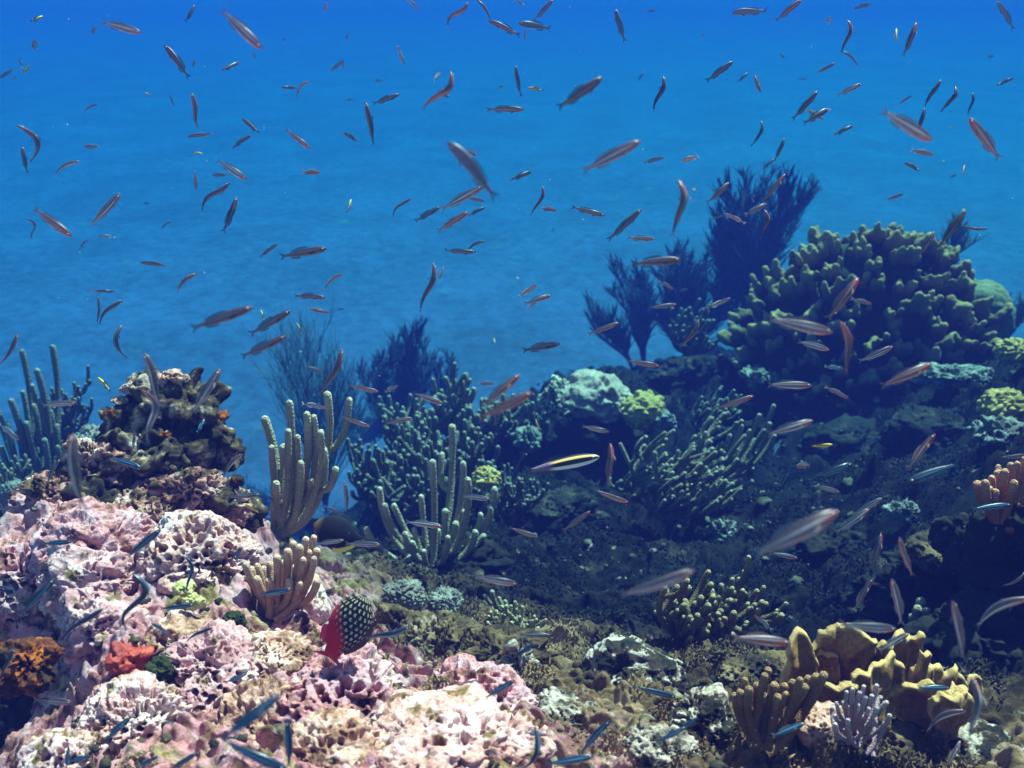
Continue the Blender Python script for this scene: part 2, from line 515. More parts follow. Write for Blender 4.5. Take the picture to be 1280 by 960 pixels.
CTRL = [  # photo pixel x, y, depth in metres
    (0, 985, 1.25), (120, 985, 1.05), (320, 960, 1.0), (480, 960, 1.02), (640, 960, 1.05), (960, 960, 1.12), (1280, 960, 1.15), (1120, 960, 1.12),
    (0, 700, 1.5), (150, 660, 1.68), (300, 680, 1.7), (110, 790, 1.38), (230, 790, 1.4), (345, 770, 1.55), (440, 840, 1.4), (540, 850, 1.36), (300, 880, 1.18), (180, 900, 1.15),
    (30, 900, 1.55), (205, 600, 1.95), (60, 640, 1.8), (300, 640, 1.95),
    (390, 700, 2.25), (420, 740, 1.95), (560, 760, 2.1), (560, 800, 1.75), (700, 780, 1.95), (700, 700, 2.7), (800, 660, 3.0), (620, 660, 3.1), (520, 690, 2.75), (450, 700, 2.65),
    (660, 600, 3.6), (742, 560, 3.95), (560, 600, 3.7), (480, 620, 3.6), (860, 570, 3.8), (880, 480, 4.4), (960, 510, 4.2), (700, 540, 4.2), (640, 520, 4.6), (800, 470, 4.7),
    (620, 850, 1.45), (760, 870, 1.42), (850, 850, 1.55), (820, 800, 1.85),
    (900, 720, 2.6), (900, 800, 1.95), (1000, 720, 2.5), (1000, 620, 3.2), (1100, 570, 3.4), (1080, 490, 4.0), (1200, 570, 3.0), (1190, 490, 3.7), (1270, 470, 3.7), (1275, 560, 2.8),
    (1180, 690, 2.35), (1150, 800, 1.95), (1020, 830, 1.7), (1240, 820, 1.7), (1100, 920, 1.3), (1000, 900, 1.35), (900, 900, 1.33),
    (50, 630, 3.4), (-60, 620, 3.2), (110, 600, 4.0),
]
WPTS = [  # world points: back slopes dipping under the sand, and unseen reef right of the frame, raised to shade the right slope
    (-3.0, 2.0, -0.2), (-4.5, 4, -0.4), (-1.0, 3.1, -0.05), (-1.2, 4.3, -0.3), (-2, 6.5, -0.5), (0, 6.2, -0.4), (1.2, 7.0, -0.2), (2.8, 7.4, -0.2), (4.5, 8, -0.3), (-6, 8, -0.6), (7, 9, -0.4), (0, 9, -0.6),
    (-2.2, 1.0, 1.0), (1.3, 0.5, 1.75), (1.7, 1.2, 1.95), (2.1, 2.0, 2.15), (2.6, 3.0, 1.65), (3.1, 4.0, 0.7), (4.5, 4.5, 0.5), (5, 2, 1.8), (0, 0.25, 1.6), (-1.2, 0.3, 1.5), (-1, 2.2, 0.5), (-0.55, 2.5, 0.25),
    (-1.1, 1.55, 1.4),
]
pts = np.array([at(*c) for c in CTRL] + [np.array(w) for w in WPTS])
cxy, cz = pts[:, :2], pts[:, 2]


def tps_k(r):
    return np.where(r > 1e-9, r * r * np.log(r + 1e-12), 0)


n = len(cxy)
Kk = tps_k(np.linalg.norm(cxy[:, None] - cxy[None], axis=2)) + np.eye(n) * 0.006
A = np.zeros((n + 3, n + 3))
A[:n, :n] = Kk
A[:n, n] = 1; A[:n, n + 1:] = cxy
A[n, :n] = 1; A[n + 1:, :n] = cxy.T
coef = np.linalg.solve(A, np.concatenate([cz, [0, 0, 0]]))


def tps(q):
    z = coef[n] + q @ coef[n + 1:]
    for k in range(n):
        z = z + coef[k] * tps_k(np.linalg.norm(q - cxy[k], axis=1))
    return z


ang = np.concatenate([np.linspace(-62, -33, 150)[:-1], np.linspace(-33, 33, 1000), np.linspace(33, 62, 190)[1:]]) * np.pi / 180
rad = np.concatenate([np.geomspace(0.32, 0.68, 70)[:-1], np.geomspace(0.68, 2.2, 500), np.geomspace(2.2, 9.6, 270)[1:]])
na, nr = len(ang), len(rad)
XX = rad[:, None] * np.sin(ang)[None]
YY = rad[:, None] * np.cos(ang)[None]
G = np.stack([XX.ravel(), YY.ravel()], 1)
gz = tps(G)
gz = np.clip(gz, -0.6, 2.35)
G3 = np.column_stack([G, gz])
dist = np.linalg.norm(G, axis=1)
crust = np.clip(smooth(-0.10, 0.10, (0.06 - (G[:, 1] - 0.95) * 0.55) - G[:, 0] + 0.10 * fbm(G3 * 5, 31, 3)) * smooth(2.2, 1.8, G[:, 1]), 0, 1)
far = smooth(1.2, 3.0, dist)
f1, f2 = worley(G3 * 3.2 + 0.5 * np.column_stack([fbm(G3 * 4, 1, 2)] * 3), 4, True)
g1 = worley(G3 * 9 + 0.3, 14)
g2 = worley(G3 * 26, 24)
dz = (0.05 + 0.15 * far) * (0.55 - f1) + (0.032 + 0.035 * far) * (0.5 - g1) + 0.016 * (0.5 - g2)
dz += 0.10 * far * fbm(G3 * 2.2, 41, 4) + 0.026 * fbm(G3 * 9, 45, 4) + 0.009 * fbm(G3 * 50, 48, 3)
dz -= 0.03 * smooth(0.15, 0.4, fbm(G3 * 11 + 5, 57, 2))
pit = smooth(0.42, 0.15, worley(G3 * 52, 61)) * smooth(0.0, 0.3, fbm(G3 * 6, 66, 2)) * crust
near = 1 - far
dz -= 0.020 * pit - 0.020 * (0.5 - worley(G3 * 42 + 0.6 * np.column_stack([fbm(G3 * 30, 63, 2)] * 3), 62)) * near
dz += 0.012 * near * np.abs(fbm(G3 * 34, 64, 3)) - 0.02 * near * smooth(0.1, 0.35, fbm(G3 * 19 + 7, 65, 2))
gx = 0.03 * fbm(G3 * 5 + 9, 51, 3) * (0.4 + far)
gy = 0.03 * fbm(G3 * 5 + 29, 52, 3) * (0.4 + far)
keep = smooth(0.3, 0.45, dist)
G3 = np.column_stack([G[:, 0] + gx * keep, G[:, 1] + gy * keep, gz + dz * keep])
idx = np.arange(na * nr).reshape(nr, na)
Q = np.stack([idx[:-1, :-1], idx[:-1, 1:], idx[1:, 1:], idx[1:, :-1]], -1).reshape(-1, 4)[:, ::-1]
me = make_mesh('reef_ground', G3, np.ascontiguousarray(Q))
ca = me.attributes.new('crust', 'FLOAT', 'POINT')
ca.data.foreach_set('value', crust.astype(np.float32))
shade_zone = smooth(1.35, 1.95, G[:, 1] + 0.55 * G[:, 0] + 0.25 * fbm(np.column_stack([G, gz]) * 3, 71, 3))  # zone where slope shade is painted into the turf; blades are shorter too
me.attributes.new('shade_zone', 'FLOAT', 'POINT').data.foreach_set('value', shade_zone.astype(np.float32))
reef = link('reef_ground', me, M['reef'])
tag(reef, kind='structure')

ii = idx[::3, ::3]
cq = np.stack([ii[:-1, :-1], ii[:-1, 1:], ii[1:, 1:], ii[1:, :-1]], -1).reshape(-1, 4)
used, inv = np.unique(cq, return_inverse=True)
bvh_reef = BVHTree.FromPolygons(G3[used].tolist(), inv.reshape(cq.shape).tolist())


def ground(px, py):
    h = bvh_reef.ray_cast(Vector(CAM), Vector(ray(px, py)).normalized())
    if h[0] is None:
        d = ray(px, py)
        return CAM + d * ((0.05 - CAM[2]) / d[2])
    return np.array(h[0])


def gdepth(px, py):
    return float((ground(px, py) - CAM) @ FWD)


hz = np.array([[x, y, z] for x in (-75, 75) for y in (-6, 76) for z in (-2.0, 2.75)], float)
hf = np.array([[0, 1, 3, 2], [4, 6, 7, 5], [0, 4, 5, 1], [2, 3, 7, 6], [0, 2, 6, 4], [1, 5, 7, 3]])
hm = bpy.data.materials.new('sea_water_haze')
hm.use_nodes = True
hm.node_tree.nodes.remove(hm.node_tree.nodes['Principled BSDF'])
pv = hm.node_tree.nodes.new('ShaderNodeVolumePrincipled')
pv.inputs['Color'].default_value = (*HAZE_COLOR, 1)
pv.inputs['Density'].default_value = HAZE_DENSITY
pv.inputs['Absorption Color'].default_value = (*HAZE_ABSORB, 1)
pv.inputs['Anisotropy'].default_value = 0.0
hm.node_tree.links.new(pv.outputs[0], hm.node_tree.nodes['Material Output'].inputs['Volume'])
haze = link('haze', make_mesh('haze', hz, hf, False), hm)
tag(haze, kind='stuff')

# ------------------------------------------------------------------ rocks
def shape_rock(d, radii, seed, lump=0.22, pits=0.0, pit_cell=0.013, rough=0.05, k=1.0):
    """displace unit directions d into a rock; returns coordinates in metres"""
    radii = np.asarray(radii, float)
    sd = np.array([seed * 3.71, seed * 1.13, seed * 7.9])
    co = d * radii
    mean = radii.mean()
    q = co / mean
    qw = q + 0.35 * np.column_stack([fbm(q * 1.6 + sd, seed + 50, 2), fbm(q * 1.6 + sd, seed + 53, 2), fbm(q * 1.6 + sd, seed + 56, 2)])
    r = 1 + lump * fbm(qw * 1.1 + sd, seed, 3) * 1.9
    w = worley(qw * 1.5 + sd, seed + 5)
    r += lump * 0.9 * (0.55 - w)
    w = worley(qw * 4.2 + sd, seed + 8)
    r += lump * 0.32 * (0.5 - w)
    r += rough * 1.6 * fbm(qw * 5 + sd, seed + 3, 4)
    r -= lump * 0.7 * smooth(0.12, 0.42, fbm(qw * 2.3 + sd, seed + 60, 2))
    gg = np.random.default_rng(seed)
    for _ in range(4):                                   # a few broken flat faces
        nf = gg.normal(0, 1, 3); nf /= np.linalg.norm(nf)
        dn = d @ nf
        lim = gg.uniform(0.72, 0.9)
        r = np.where(dn * r > lim, r + (lim - dn * r) * 0.75, r)
    co = co * r[:, None]
    nrm = d / radii
    nrm /= np.linalg.norm(nrm, axis=1)[:, None]
    fine = 0.0035 * k * fbm(co * 110 + sd, seed + 9, 3)
    if pits:
        jig = co + 0.004 * np.column_stack([vnoise(co * 90, 3), vnoise(co * 90, 4), vnoise(co * 90, 5)])
        msk = smooth(-0.12, 0.12, fbm(co * 14 + sd, seed + 20, 2) + (pits - 0.5))
        fw = worley(jig / pit_cell + sd, seed + 30)
        fw2 = worley(jig / (pit_cell * 0.45) + sd, seed + 40)
        fine = fine - pit_cell * 2.2 * smooth(0.47, 0.30, fw) * msk - pit_cell * 0.5 * smooth(0.4, 0.2, fw2) * smooth(-0.2, 0.1, fbm(co * 20, seed + 4, 2))
        fine = fine + pit_cell * 0.18 * smooth(0.75, 0.5, np.abs(fw - 0.55) * 3) * msk
    return co + nrm * fine[:, None]


def rock(name, px, py, rx, ry, mat, label, cat='rock', depth=None, rdep=None, lump=0.22, pits=0.0, cell=0.012, sub=6, seed=1, rot=(0, 0, 0), back=0.35, rough=0.05, group=None, parent=None):
    d0 = depth or gdepth(px, py + ry * 0.25)
    a, b = rx * d0 / FPX, ry * d0 / FPX
    c = rdep if rdep else (a + b) * 0.5
    d, f = ico(sub)
    co = shape_rock(d, (a, c, b), seed, lump, pits, cell, rough) @ rotm(*rot).T
    # lean the rock so that its long face looks up along the slope
    p = at(px, py, d0 + c * back)
    o = link(name, make_mesh(name, co, f), M[mat], parent, p)
    if parent is None:
        tag(o, label, cat, group)
    return o


ROCKS = [
    # px py rx ry mat label kw
    (107, 690, 62, 50, 'coralline', 'large rounded pink coralline rock at the foot of the dark knoll', dict(pits=0.42, seed=3)),
    (250, 697, 60, 46, 'coralline_pale', 'pale dome rock full of small dark holes left of the tan finger coral', dict(pits=0.66, seed=8, cell=0.014)),
    (112, 735, 52, 44, 'coralline_lilac', 'lilac pink lump below the large rounded pink rock', dict(pits=0.45, seed=12)),
    (126, 782, 46, 36, 'coralline_lilac', 'small lilac rock above the red sponge', dict(pits=0.5, seed=15)),
    (26, 720, 52, 44, 'coralline', 'pink pitted rock cut by the left edge of the photo', dict(pits=0.55, seed=19)),
    (190, 712, 30, 34, 'coralline_lilac', 'blocky dusky pink rock between the rounded rock and the holed dome', dict(pits=0.2, seed=22, lump=0.16)),
    (172, 900, 70, 50, 'coralline_pale', 'pale pitted rock at the bottom left beneath the green tuft', dict(pits=0.58, seed=27, cell=0.011)),
    (262, 848, 62, 62, 'coralline_lilac', 'sloping lilac rock riddled with round holes right of the green tuft', dict(pits=0.8, seed=31, cell=0.012)),
    (322, 846, 48, 30, 'coralline_pale', 'smooth pale pink lump beside the riddled lilac rock', dict(pits=0.12, seed=36, lump=0.12)),
    (343, 822, 52, 22, 'tan_crust', 'low cream rock behind the smooth pale lump', dict(pits=0.3, seed=40)),
    (428, 872, 76, 52, 'coralline', 'pink honeycombed rock right below the spotted red fish', dict(pits=0.9, seed=44, cell=0.016)),
    (592, 884, 78, 38, 'coralline', 'long pink rock with large dark holes at the bottom centre', dict(pits=0.72, seed=49, cell=0.017)),
    (560, 938, 120, 34, 'coralline_pale', 'flat pale pink slab along the bottom edge of the photo', dict(pits=0.25, seed=53)),
    (704, 896, 42, 26, 'speckled_white', 'white speckled rock right of the long holed pink rock', dict(pits=0.5, seed=57)),
    (781, 838, 58, 34, 'black_white', 'dark craggy rock with white caps behind the speckled rock', dict(pits=0.4, seed=61, lump=0.34)),
    (383, 758, 26, 34, 'coralline_pale', 'upright white topped block just right of the tan finger coral', dict(pits=0.2, seed=66, lump=0.15)),
    (368, 800, 36, 30, 'coralline', 'pink and tan rock below the white topped block', dict(pits=0.4, seed=71)),
    (225, 800, 40, 26, 'tan_crust', 'tan crusted rock between the red sponge and the holed dome', dict(pits=0.2, seed=75)),
    (60, 640, 40, 30, 'coralline', 'rosy knob on the left shoulder of the dark knoll', dict(pits=0.4, seed=79, depth=1.78)),
    (318, 905, 52, 34, 'tan_crust', 'tan algae covered rock at the bottom beside the crossing blue fish', dict(pits=0.35, seed=83)),
    (80, 945, 42, 26, 'coralline_pale', 'small pale pink rock in the bottom left corner', dict(pits=0.4, seed=87)),
    (420, 940, 58, 30, 'tan_crust', 'brown turfed rock on the bottom edge below the honeycombed rock', dict(pits=0.2, seed=91)),
    (872, 905, 40, 44, 'black_white', 'rusty dark rock with pale knobs left of the fluted brown coral', dict(pits=0.5, seed=95, lump=0.3)),
    (826, 940, 46, 28, 'speckled_white', 'whitish rubble rock at the bottom edge under the rusty dark rock', dict(pits=0.5, seed=97)),
    (1030, 908, 36, 22, 'tan_crust', 'smooth cream rock under the white branching coral', dict(pits=0.0, seed=101, lump=0.12)),
    (1150, 925, 56, 24, 'turf_rock', 'low turfed rock at the bottom right corner', dict(seed=104)),
    (1230, 945, 60, 30, 'black_white', 'dark rock with pale crust cut by the bottom right corner', dict(seed=107, pits=0.3)),
    (545, 800, 60, 34, 'turf_rock', 'olive turfed rock right of the spotted red fish', dict(seed=111, lump=0.3)),
    (500, 790, 40, 34, 'turf_rock', 'brown mossy rock just behind the spotted red fish', dict(seed=113, lump=0.3)),
    (960, 845, 46, 26, 'turf_rock', 'brown turfed knob left of the yellow folded coral', dict(seed=116, lump=0.3)),
    (640, 820, 60, 24, 'turf_rock', 'low olive mound in the middle of the reef floor', dict(seed=119, lump=0.3)),
    (1175, 690, 52, 20, 'turf_rock', 'tan topped ledge above the dark hollow at the right', dict(seed=122, lump=0.25, depth=2.0)),
    (1262, 700, 66, 74, 'cave_shade', 'large dark overhanging rock at the right edge', dict(seed=125, lump=0.45, depth=1.75, rough=0.15)),
    (860, 470, 44, 28, 'turf_shaded', 'grey green rock left below the big lobed coral', dict(seed=128, lump=0.25)),
    (925, 535, 40, 30, 'turf_shaded', 'dark mossy rock behind the right arm of the bushy sea rods', dict(seed=131, lump=0.3)),
    (1165, 540, 70, 26, 'turf_shaded', 'long mossy ridge below the dome coral', dict(seed=134, lump=0.3)),
    (1060, 560, 56, 34, 'turf_shaded', 'dark mossy rock under the big lobed coral', dict(seed=137, lump=0.3)),
    (700, 640, 60, 30, 'turf_shaded', 'mossy rock beneath the black striped wrasse', dict(seed=140, lump=0.3)),
    (1020, 690, 60, 40, 'turf_shaded', 'dark mossy rock midway down the right slope', dict(seed=143, lump=0.3)),
    (1120, 760, 60, 36, 'turf_shaded', 'dark rock behind the yellow folded coral', dict(seed=146, lump=0.3)),
    (560, 700, 80, 30, 'turf_shaded', 'mossy bank at the foot of the long fingered sea rod', dict(seed=149, lump=0.3)),
]
for (px, py, rx, ry, mat, label, kw) in ROCKS:
    if mat.startswith('coralline') or mat == 'tan_crust':
        rx, ry = rx * 1.14, ry * 1.14
        kw['pits'] = kw.get('pits', 0) + 0.10
        kw['cell'] = kw.get('cell', 0.013) * 1.12
        if rx > 58:
            kw['sub'] = 7
    if mat.startswith('turf'):
        kw.setdefault('rough', 0.15)
        kw['pits'] = 0.35
    cat = 'rock'
    rock({'coralline': 'coralline_rock', 'coralline_pale': 'coralline_rock', 'coralline_lilac': 'coralline_rock', 'turf_rock': 'mossy_rock', 'turf_shaded': 'mossy_rock'}.get(mat, 'reef_rock'),
         px, py, rx, ry, mat, label, cat, group={'turf_rock': 'mossy rocks on the shaded reef', 'turf_shaded': 'mossy rocks on the shaded reef'}.get(mat, 'crusted rocks of the sunlit foreground'), **kw)

for (px, py, rx, ry, dep, sd, lab) in ((113, 585, 38, 30, 1.76, 301, 'pink and brown lump on the left flank of the dark knoll'), (68, 612, 34, 20, 1.72, 302, 'pale pink spur sticking out left from the dark knoll'),
                                       (236, 612, 42, 26, 1.74, 303, 'rosy crusted lump at the front foot of the dark knoll'), (290, 628, 28, 22, 1.78, 304, 'small rosy crusted lump at the right foot of the dark knoll'), (180, 640, 46, 22, 1.72, 306, 'flat pink crusted step under the front of the dark knoll')):
    rock('coralline_rock', px, py, rx, ry, 'knoll_pink', lab, 'rock', depth=dep, seed=sd, lump=0.36, pits=0.5, cell=0.013, rough=0.12, group='crusted rocks of the sunlit foreground')
rock('dark_ledge', 1222, 800, 72, 46, 'cave_shade', 'dark craggy ledge in the shadow right of the yellow folded coral', 'rock', depth=1.72, seed=321, lump=0.4, rough=0.15, group='mossy rocks on the shaded reef')
rock('dark_ledge', 1165, 728, 62, 40, 'cave_shade', 'dark hollow ledge under the tan topped ledge at the right', 'rock', depth=2.05, seed=323, lump=0.4, rough=0.15, group='mossy rocks on the shaded reef')
rock('dark_ledge', 1225, 680, 50, 34, 'turf_shaded', 'dim mossy shelf left of the rusty finger coral', 'rock', depth=1.85, seed=325, lump=0.4, rough=0.15, group='mossy rocks on the shaded reef')
# overhang with the orange sponge, below it a rock coloured near-black as the hollow's shade
tag(rock('cave_shade_lump', 32, 925, 62, 70, 'cave_shade', 'near black rock standing for the shaded hollow in the bottom left corner', 'rock', depth=1.5, sub=5, seed=201, lump=0.25), group='crusted rocks of the sunlit foreground')
sp = rock('orange_sponge', 30, 826, 42, 30, 'orange', 'bright orange crusting sponge above the dark hollow', 'sponge', depth=1.2, sub=6, seed=205, lump=0.3, pits=0.35, cell=0.01)
for k, (px, py) in enumerate(((12, 838), (44, 848), (62, 812), (27, 806))):
    rock('sponge_knob', px, py, 8, 6, 'orange', None, depth=1.17, sub=4, seed=220 + k, parent=sp).location = at(px, py, 1.165) - np.array(sp.location)
d = gdepth(155, 832)
cup = rock('red_sponge', 157, 826, 26, 21, 'red', 'glossy red cup sponge among the pink rocks', 'sponge', sub=5, seed=211, lump=0.3, depth=d - 0.02)
rock('red_crust', 148, 857, 22, 8, 'red', None, 'sponge', sub=4, seed=212, depth=d, parent=cup).location = at(148, 857, d - 0.02) - np.array(cup.location)
rock('green_tuft', 203, 838, 18, 19, 'green_tuft', 'dark green round algae tuft right of the red sponge', 'algae', depth=gdepth(203, 840) - 0.05, sub=5, seed=214, lump=0.2, rough=0.2)
rock('green_tuft', 294, 775, 14, 12, 'green_tuft', 'small olive algae tuft below the holed dome rock', 'algae', depth=gdepth(294, 778) - 0.03, sub=5, seed=217, lump=0.2, rough=0.2)
for k, (px, py, r) in enumerate(((229, 735, 14), (243, 752, 12))):
    rock('yellow_sponge', px, py, r, r * 0.8, 'yellow_crust', ['pale yellow knobbly crust below the holed dome rock', 'lower pale yellow crust touching the blue fish'][k], 'sponge', depth=gdepth(px, py) - 0.06, sub=5, seed=230 + k, lump=0.3)


def blob_union(blobs, voxel):
    """one closed surface round several ellipsoids: (centre, radii, rotation)"""
    mb = MB()
    d, f = ico(4)
    for c, r, ro in blobs:
        mb.add((d * np.asarray(r)) @ rotm(*ro).T + np.asarray(c), tris=f)
    me = mb.mesh('blob')
    o = link('blob', me, None)
    md = o.modifiers.new('r', 'REMESH')
    md.mode = 'VOXEL'
    md.voxel_size = voxel
    dg = bpy.context.evaluated_depsgraph_get()
    dg.update()
    me2 = bpy.data.meshes.new_from_object(o.evaluated_get(dg))
    bpy.data.objects.remove(o)
    bpy.data.meshes.remove(me)
    nv = len(me2.vertices)
    co = np.empty(nv * 3, np.float32); me2.vertices.foreach_get('co', co)
    no = np.empty(nv * 3, np.float32); me2.vertices.foreach_get('normal', no)
    return me2, co.reshape(-1, 3).astype(float), no.reshape(-1, 3).astype(float)


def displace_mesh(me, co, no, disp):
    co = co + no * disp[:, None]
    me.vertices.foreach_set('co', co.astype(np.float32).ravel())
    me.polygons.foreach_set('use_smooth', np.ones(len(me.polygons), bool))
    me.update()


# the dark knoll
KD = 1.86
kp = at(205, 600, KD)
bl = []
for (px, py, rx, ry, dd) in [(205, 575, 62, 62, 0.0), (205, 512, 50, 42, 0.0), (180, 500, 26, 26, -0.02), (238, 505, 32, 34, -0.01), (205, 480, 26, 18, 0.0), (165, 498, 16, 14, -0.02), (233, 478, 14, 14, 0.0), (248, 520, 18, 22, -0.01),
                             (143, 530, 14, 26, -0.04), (150, 556, 24, 24, -0.04), (135, 520, 8, 14, -0.04), (276, 548, 16, 32, 0.01), (276, 528, 11, 13, 0.01), (262, 565, 22, 22, 0.0), (290, 570, 12, 20, 0.04),
                             (235, 590, 26, 30, -0.08), (232, 570, 12, 16, -0.1), (200, 635, 100, 34, -0.05), (255, 630, 52, 30, -0.08), (290, 612, 16, 16, -0.06), (300, 622, 12, 10, -0.06), (305, 645, 20, 20, -0.05),
                             (112, 582, 28, 26, -0.07), (113, 570, 15, 14, -0.07), (128, 600, 30, 34, -0.07), (70, 600, 30, 18, -0.08), (45, 612, 22, 12, -0.09), (85, 620, 45, 28, -0.1), (55, 635, 34, 20, -0.1),
                             (110, 630, 40, 30, -0.12), (175, 590, 30, 40, -0.05)]:
    c = at(px, py, KD + dd) - kp
    s = (KD + dd) / FPX
    bl.append((c, (rx * s, (rx + ry) * 0.5 * s, ry * s), (0, random.uniform(-.3, .3), 0)))
me, co, no = blob_union(bl, 0.0042)
f1 = worley(co / 0.052 + 3.3, 71)
f2 = worley(co / 0.021 + 1.7, 72)
dsp = 0.045 * (0.5 - f1) * 1.2 + 0.018 * (0.5 - f2) * 1.2 + 0.022 * fbm(co * 22, 73, 4) + 0.006 * fbm(co * 80, 74, 3)
dsp -= 0.045 * smooth(0.08, 0.36, fbm(co * 13 + 4, 75, 2))
dsp -= 0.008 * smooth(0.42, 0.2, worley(co / 0.016, 76))
displace_mesh(me, co, no, dsp)
knoll = link('coral_knoll', me, M['knoll'], None, kp)
tag(knoll, 'tall dark knobbly coral knoll with pale caps rising at the left', 'coral knoll')
for k, (px, py, r) in enumerate(((207, 470, 17), (166, 482, 15), (228, 470, 10), (150, 497, 10))):
    rock('pale_cap', px, py + 3, r, r * 0.55, 'tan_crust', None, depth=KD - 0.03, sub=5, seed=260 + k, lump=0.35, pits=0.2, parent=knoll).location = at(px, py + 3, KD - 0.035) - np.array(kp)
for k, (px, py, r) in enumerate(((140, 516, 7), (278, 520, 8), (297, 600, 8), (206, 545, 6), (305, 628, 7))):
    rock('rusty_knob', px, py, r, r, 'orange', None, depth=KD - 0.08, sub=4, seed=270 + k, lump=0.35, parent=knoll).location = at(px, py, KD - 0.075) - np.array(kp)

# ------------------------------------------------------------------ corals
def bez(a, b, c, n):
    t = np.linspace(0, 1, n)[:, None]
    return (1 - t) ** 2 * a + 2 * t * (1 - t) * b + t * t * c


def bez3(a, b, c, d, n):
    t = np.linspace(0, 1, n)[:, None]
    return (1 - t) ** 3 * a + 3 * t * (1 - t) ** 2 * b + 3 * t * t * (1 - t) * c + t ** 3 * d


def wob(p, amp, r):
    n = len(p)
    w = r.normal(0, amp, (3, 3))
    t = np.linspace(0, 1, n)[:, None]
    return p + w[0] * np.sin(3.1 * t) * t + w[1] * np.sin(6.3 * t + 1) * t * 0.5


def holdfast(root, r, mat, seed):
    d, f = ico(4)
    co = shape_rock(d, (r, r, r * 0.7), seed, 0.25)
    return link('holdfast', make_mesh('holdfast', co, f), mat, root, (0, 0, 0))


def fingers(name, base, tips, depth, mat, label, cat, rpx, jit=0.05, seed=0, group=None, curl=0.0, taper=0.85):
    """hand-placed upright fingers: tips are (x, y[, bend]) photo pixels at about the same distance"""
    r = np.random.default_rng(seed)
    p0 = at(*base, depth)
    root = empty(name, p0, label, cat, group)
    holdfast(root, rpx * 1.6 * depth / FPX, mat, seed + 5)
    for tp in tips:
        dd = depth + r.uniform(-jit, jit)
        tip = at(tp[0], tp[1], dd)
        bend = tp[2] if len(tp) > 2 else 0.0
        start = p0 + np.array([r.normal(0, 0.008), r.normal(0, 0.01), 0])
        L = np.linalg.norm(tip - start)
        # leave the base sideways, then turn up
        c1 = start + (tip - start) * np.array([0.55, 0.55, 0.10]) + np.array([bend * L, 0, 0])
        c2 = np.array([tip[0] - (tip[0] - start[0]) * 0.12 + bend * L, tip[1], start[2] + (tip[2] - start[2]) * 0.55])
        pth = wob(bez3(start, c1, c2, tip, 18), 0.012 * L, r)
        rr = (rpx * r.uniform(0.85, 1.12)) * dd / FPX
        rad = rr * (np.linspace(1.0, taper, 18)) * (1 + 0.05 * np.sin(np.linspace(0, 14, 18) + r.uniform(0, 6)))
        rad[-3:] *= 1.05
        mb = MB()
        mb.tube(pth - p0, rad, 10, 0.16, int(r.integers(1e6)))
        if r.random() < 0.33 and L > 0.10:                 # an uneven side shoot
            k_ = int(r.integers(7, 12))
            a_ = pth[k_]
            o_ = np.array([r.choice([-1, 1]) * r.uniform(0.7, 1.0), r.normal(0, 0.4), 0.0])
            l_ = L * r.uniform(0.22, 0.4)
            t_ = a_ + o_ * l_ * 0.42 + (pth[k_ + 1] - pth[k_]) / np.linalg.norm(pth[k_ + 1] - pth[k_]) * l_
            mb.tube(bez(a_, a_ + o_ * l_ * 0.5, t_, 10) - p0, rad[k_] * np.linspace(0.9, 0.85, 10), 10, 0.16, int(r.integers(1e6)))
        link('branch', mb.mesh('branch'), mat, root)
    return root


def bush(name, base, limbs, depth, mat, label, cat, rpx, nf=9, flen=34, spread=0.16, seed=0, group=None, up=(0.0, 1.0), tipmat=None):
    """bushy colony: limbs end at (x, y) pixels; each limb carries many short upright fingers, one part per limb"""
    r = np.random.default_rng(seed)
    p0 = at(*base, depth)
    root = empty(name, p0, label, cat, group)
    s = depth / FPX
    upv = np.array([up[0], 0.0, up[1]])
    upv = upv / np.linalg.norm(upv)
    for (x, y) in limbs:
        dd = depth + r.uniform(-spread, spread)
        end = at(x, y, dd)
        mid = p0 + (end - p0) * np.array([0.6, 0.6, 0.25])
        pth = wob(bez(p0 + r.normal(0, 0.006, 3), mid, end, 12), 0.02, r)
        mb = MB()
        lr = rpx * s
        mb.tube(pth - p0, lr * np.linspace(1.1, 0.9, 12), 7, 0.1, int(r.integers(1e6)))
        for k in range(nf):
            t = r.uniform(0.35, 1.0)
            a = pth[int(t * 11)]
            side = np.array([r.normal(0, 0.55), r.normal(0, 0.6), 0])
            L = flen * s * r.uniform(0.55, 1.15)
            tip = a + (upv * r.uniform(0.7, 1.1) + side * 0.75) * L
            c = a + side * L * 0.75 + upv * 0.12 * L
            fp = wob(bez(a, c, tip, 8), 0.04 * L, r)
            mb.tube(fp - p0, lr * r.uniform(0.8, 1.05) * np.linspace(0.85, 1.0, 8), 7, 0.12, int(r.integers(1e6)))
            if r.random() < 0.5:                      # a fork
                a2 = fp[3]
                tip2 = a2 + (upv * 0.8 + np.array([r.normal(0, 0.4), r.normal(0, 0.4), 0])) * L * 0.6
                mb.tube(bez(a2, (a2 + tip2) / 2 + side * 0.2 * L, tip2, 6) - p0, lr * 0.85 * np.ones(6), 7, 0.12, int(r.integers(1e6)))
        link('branch', mb.mesh('branch'), mat, root)
    return root


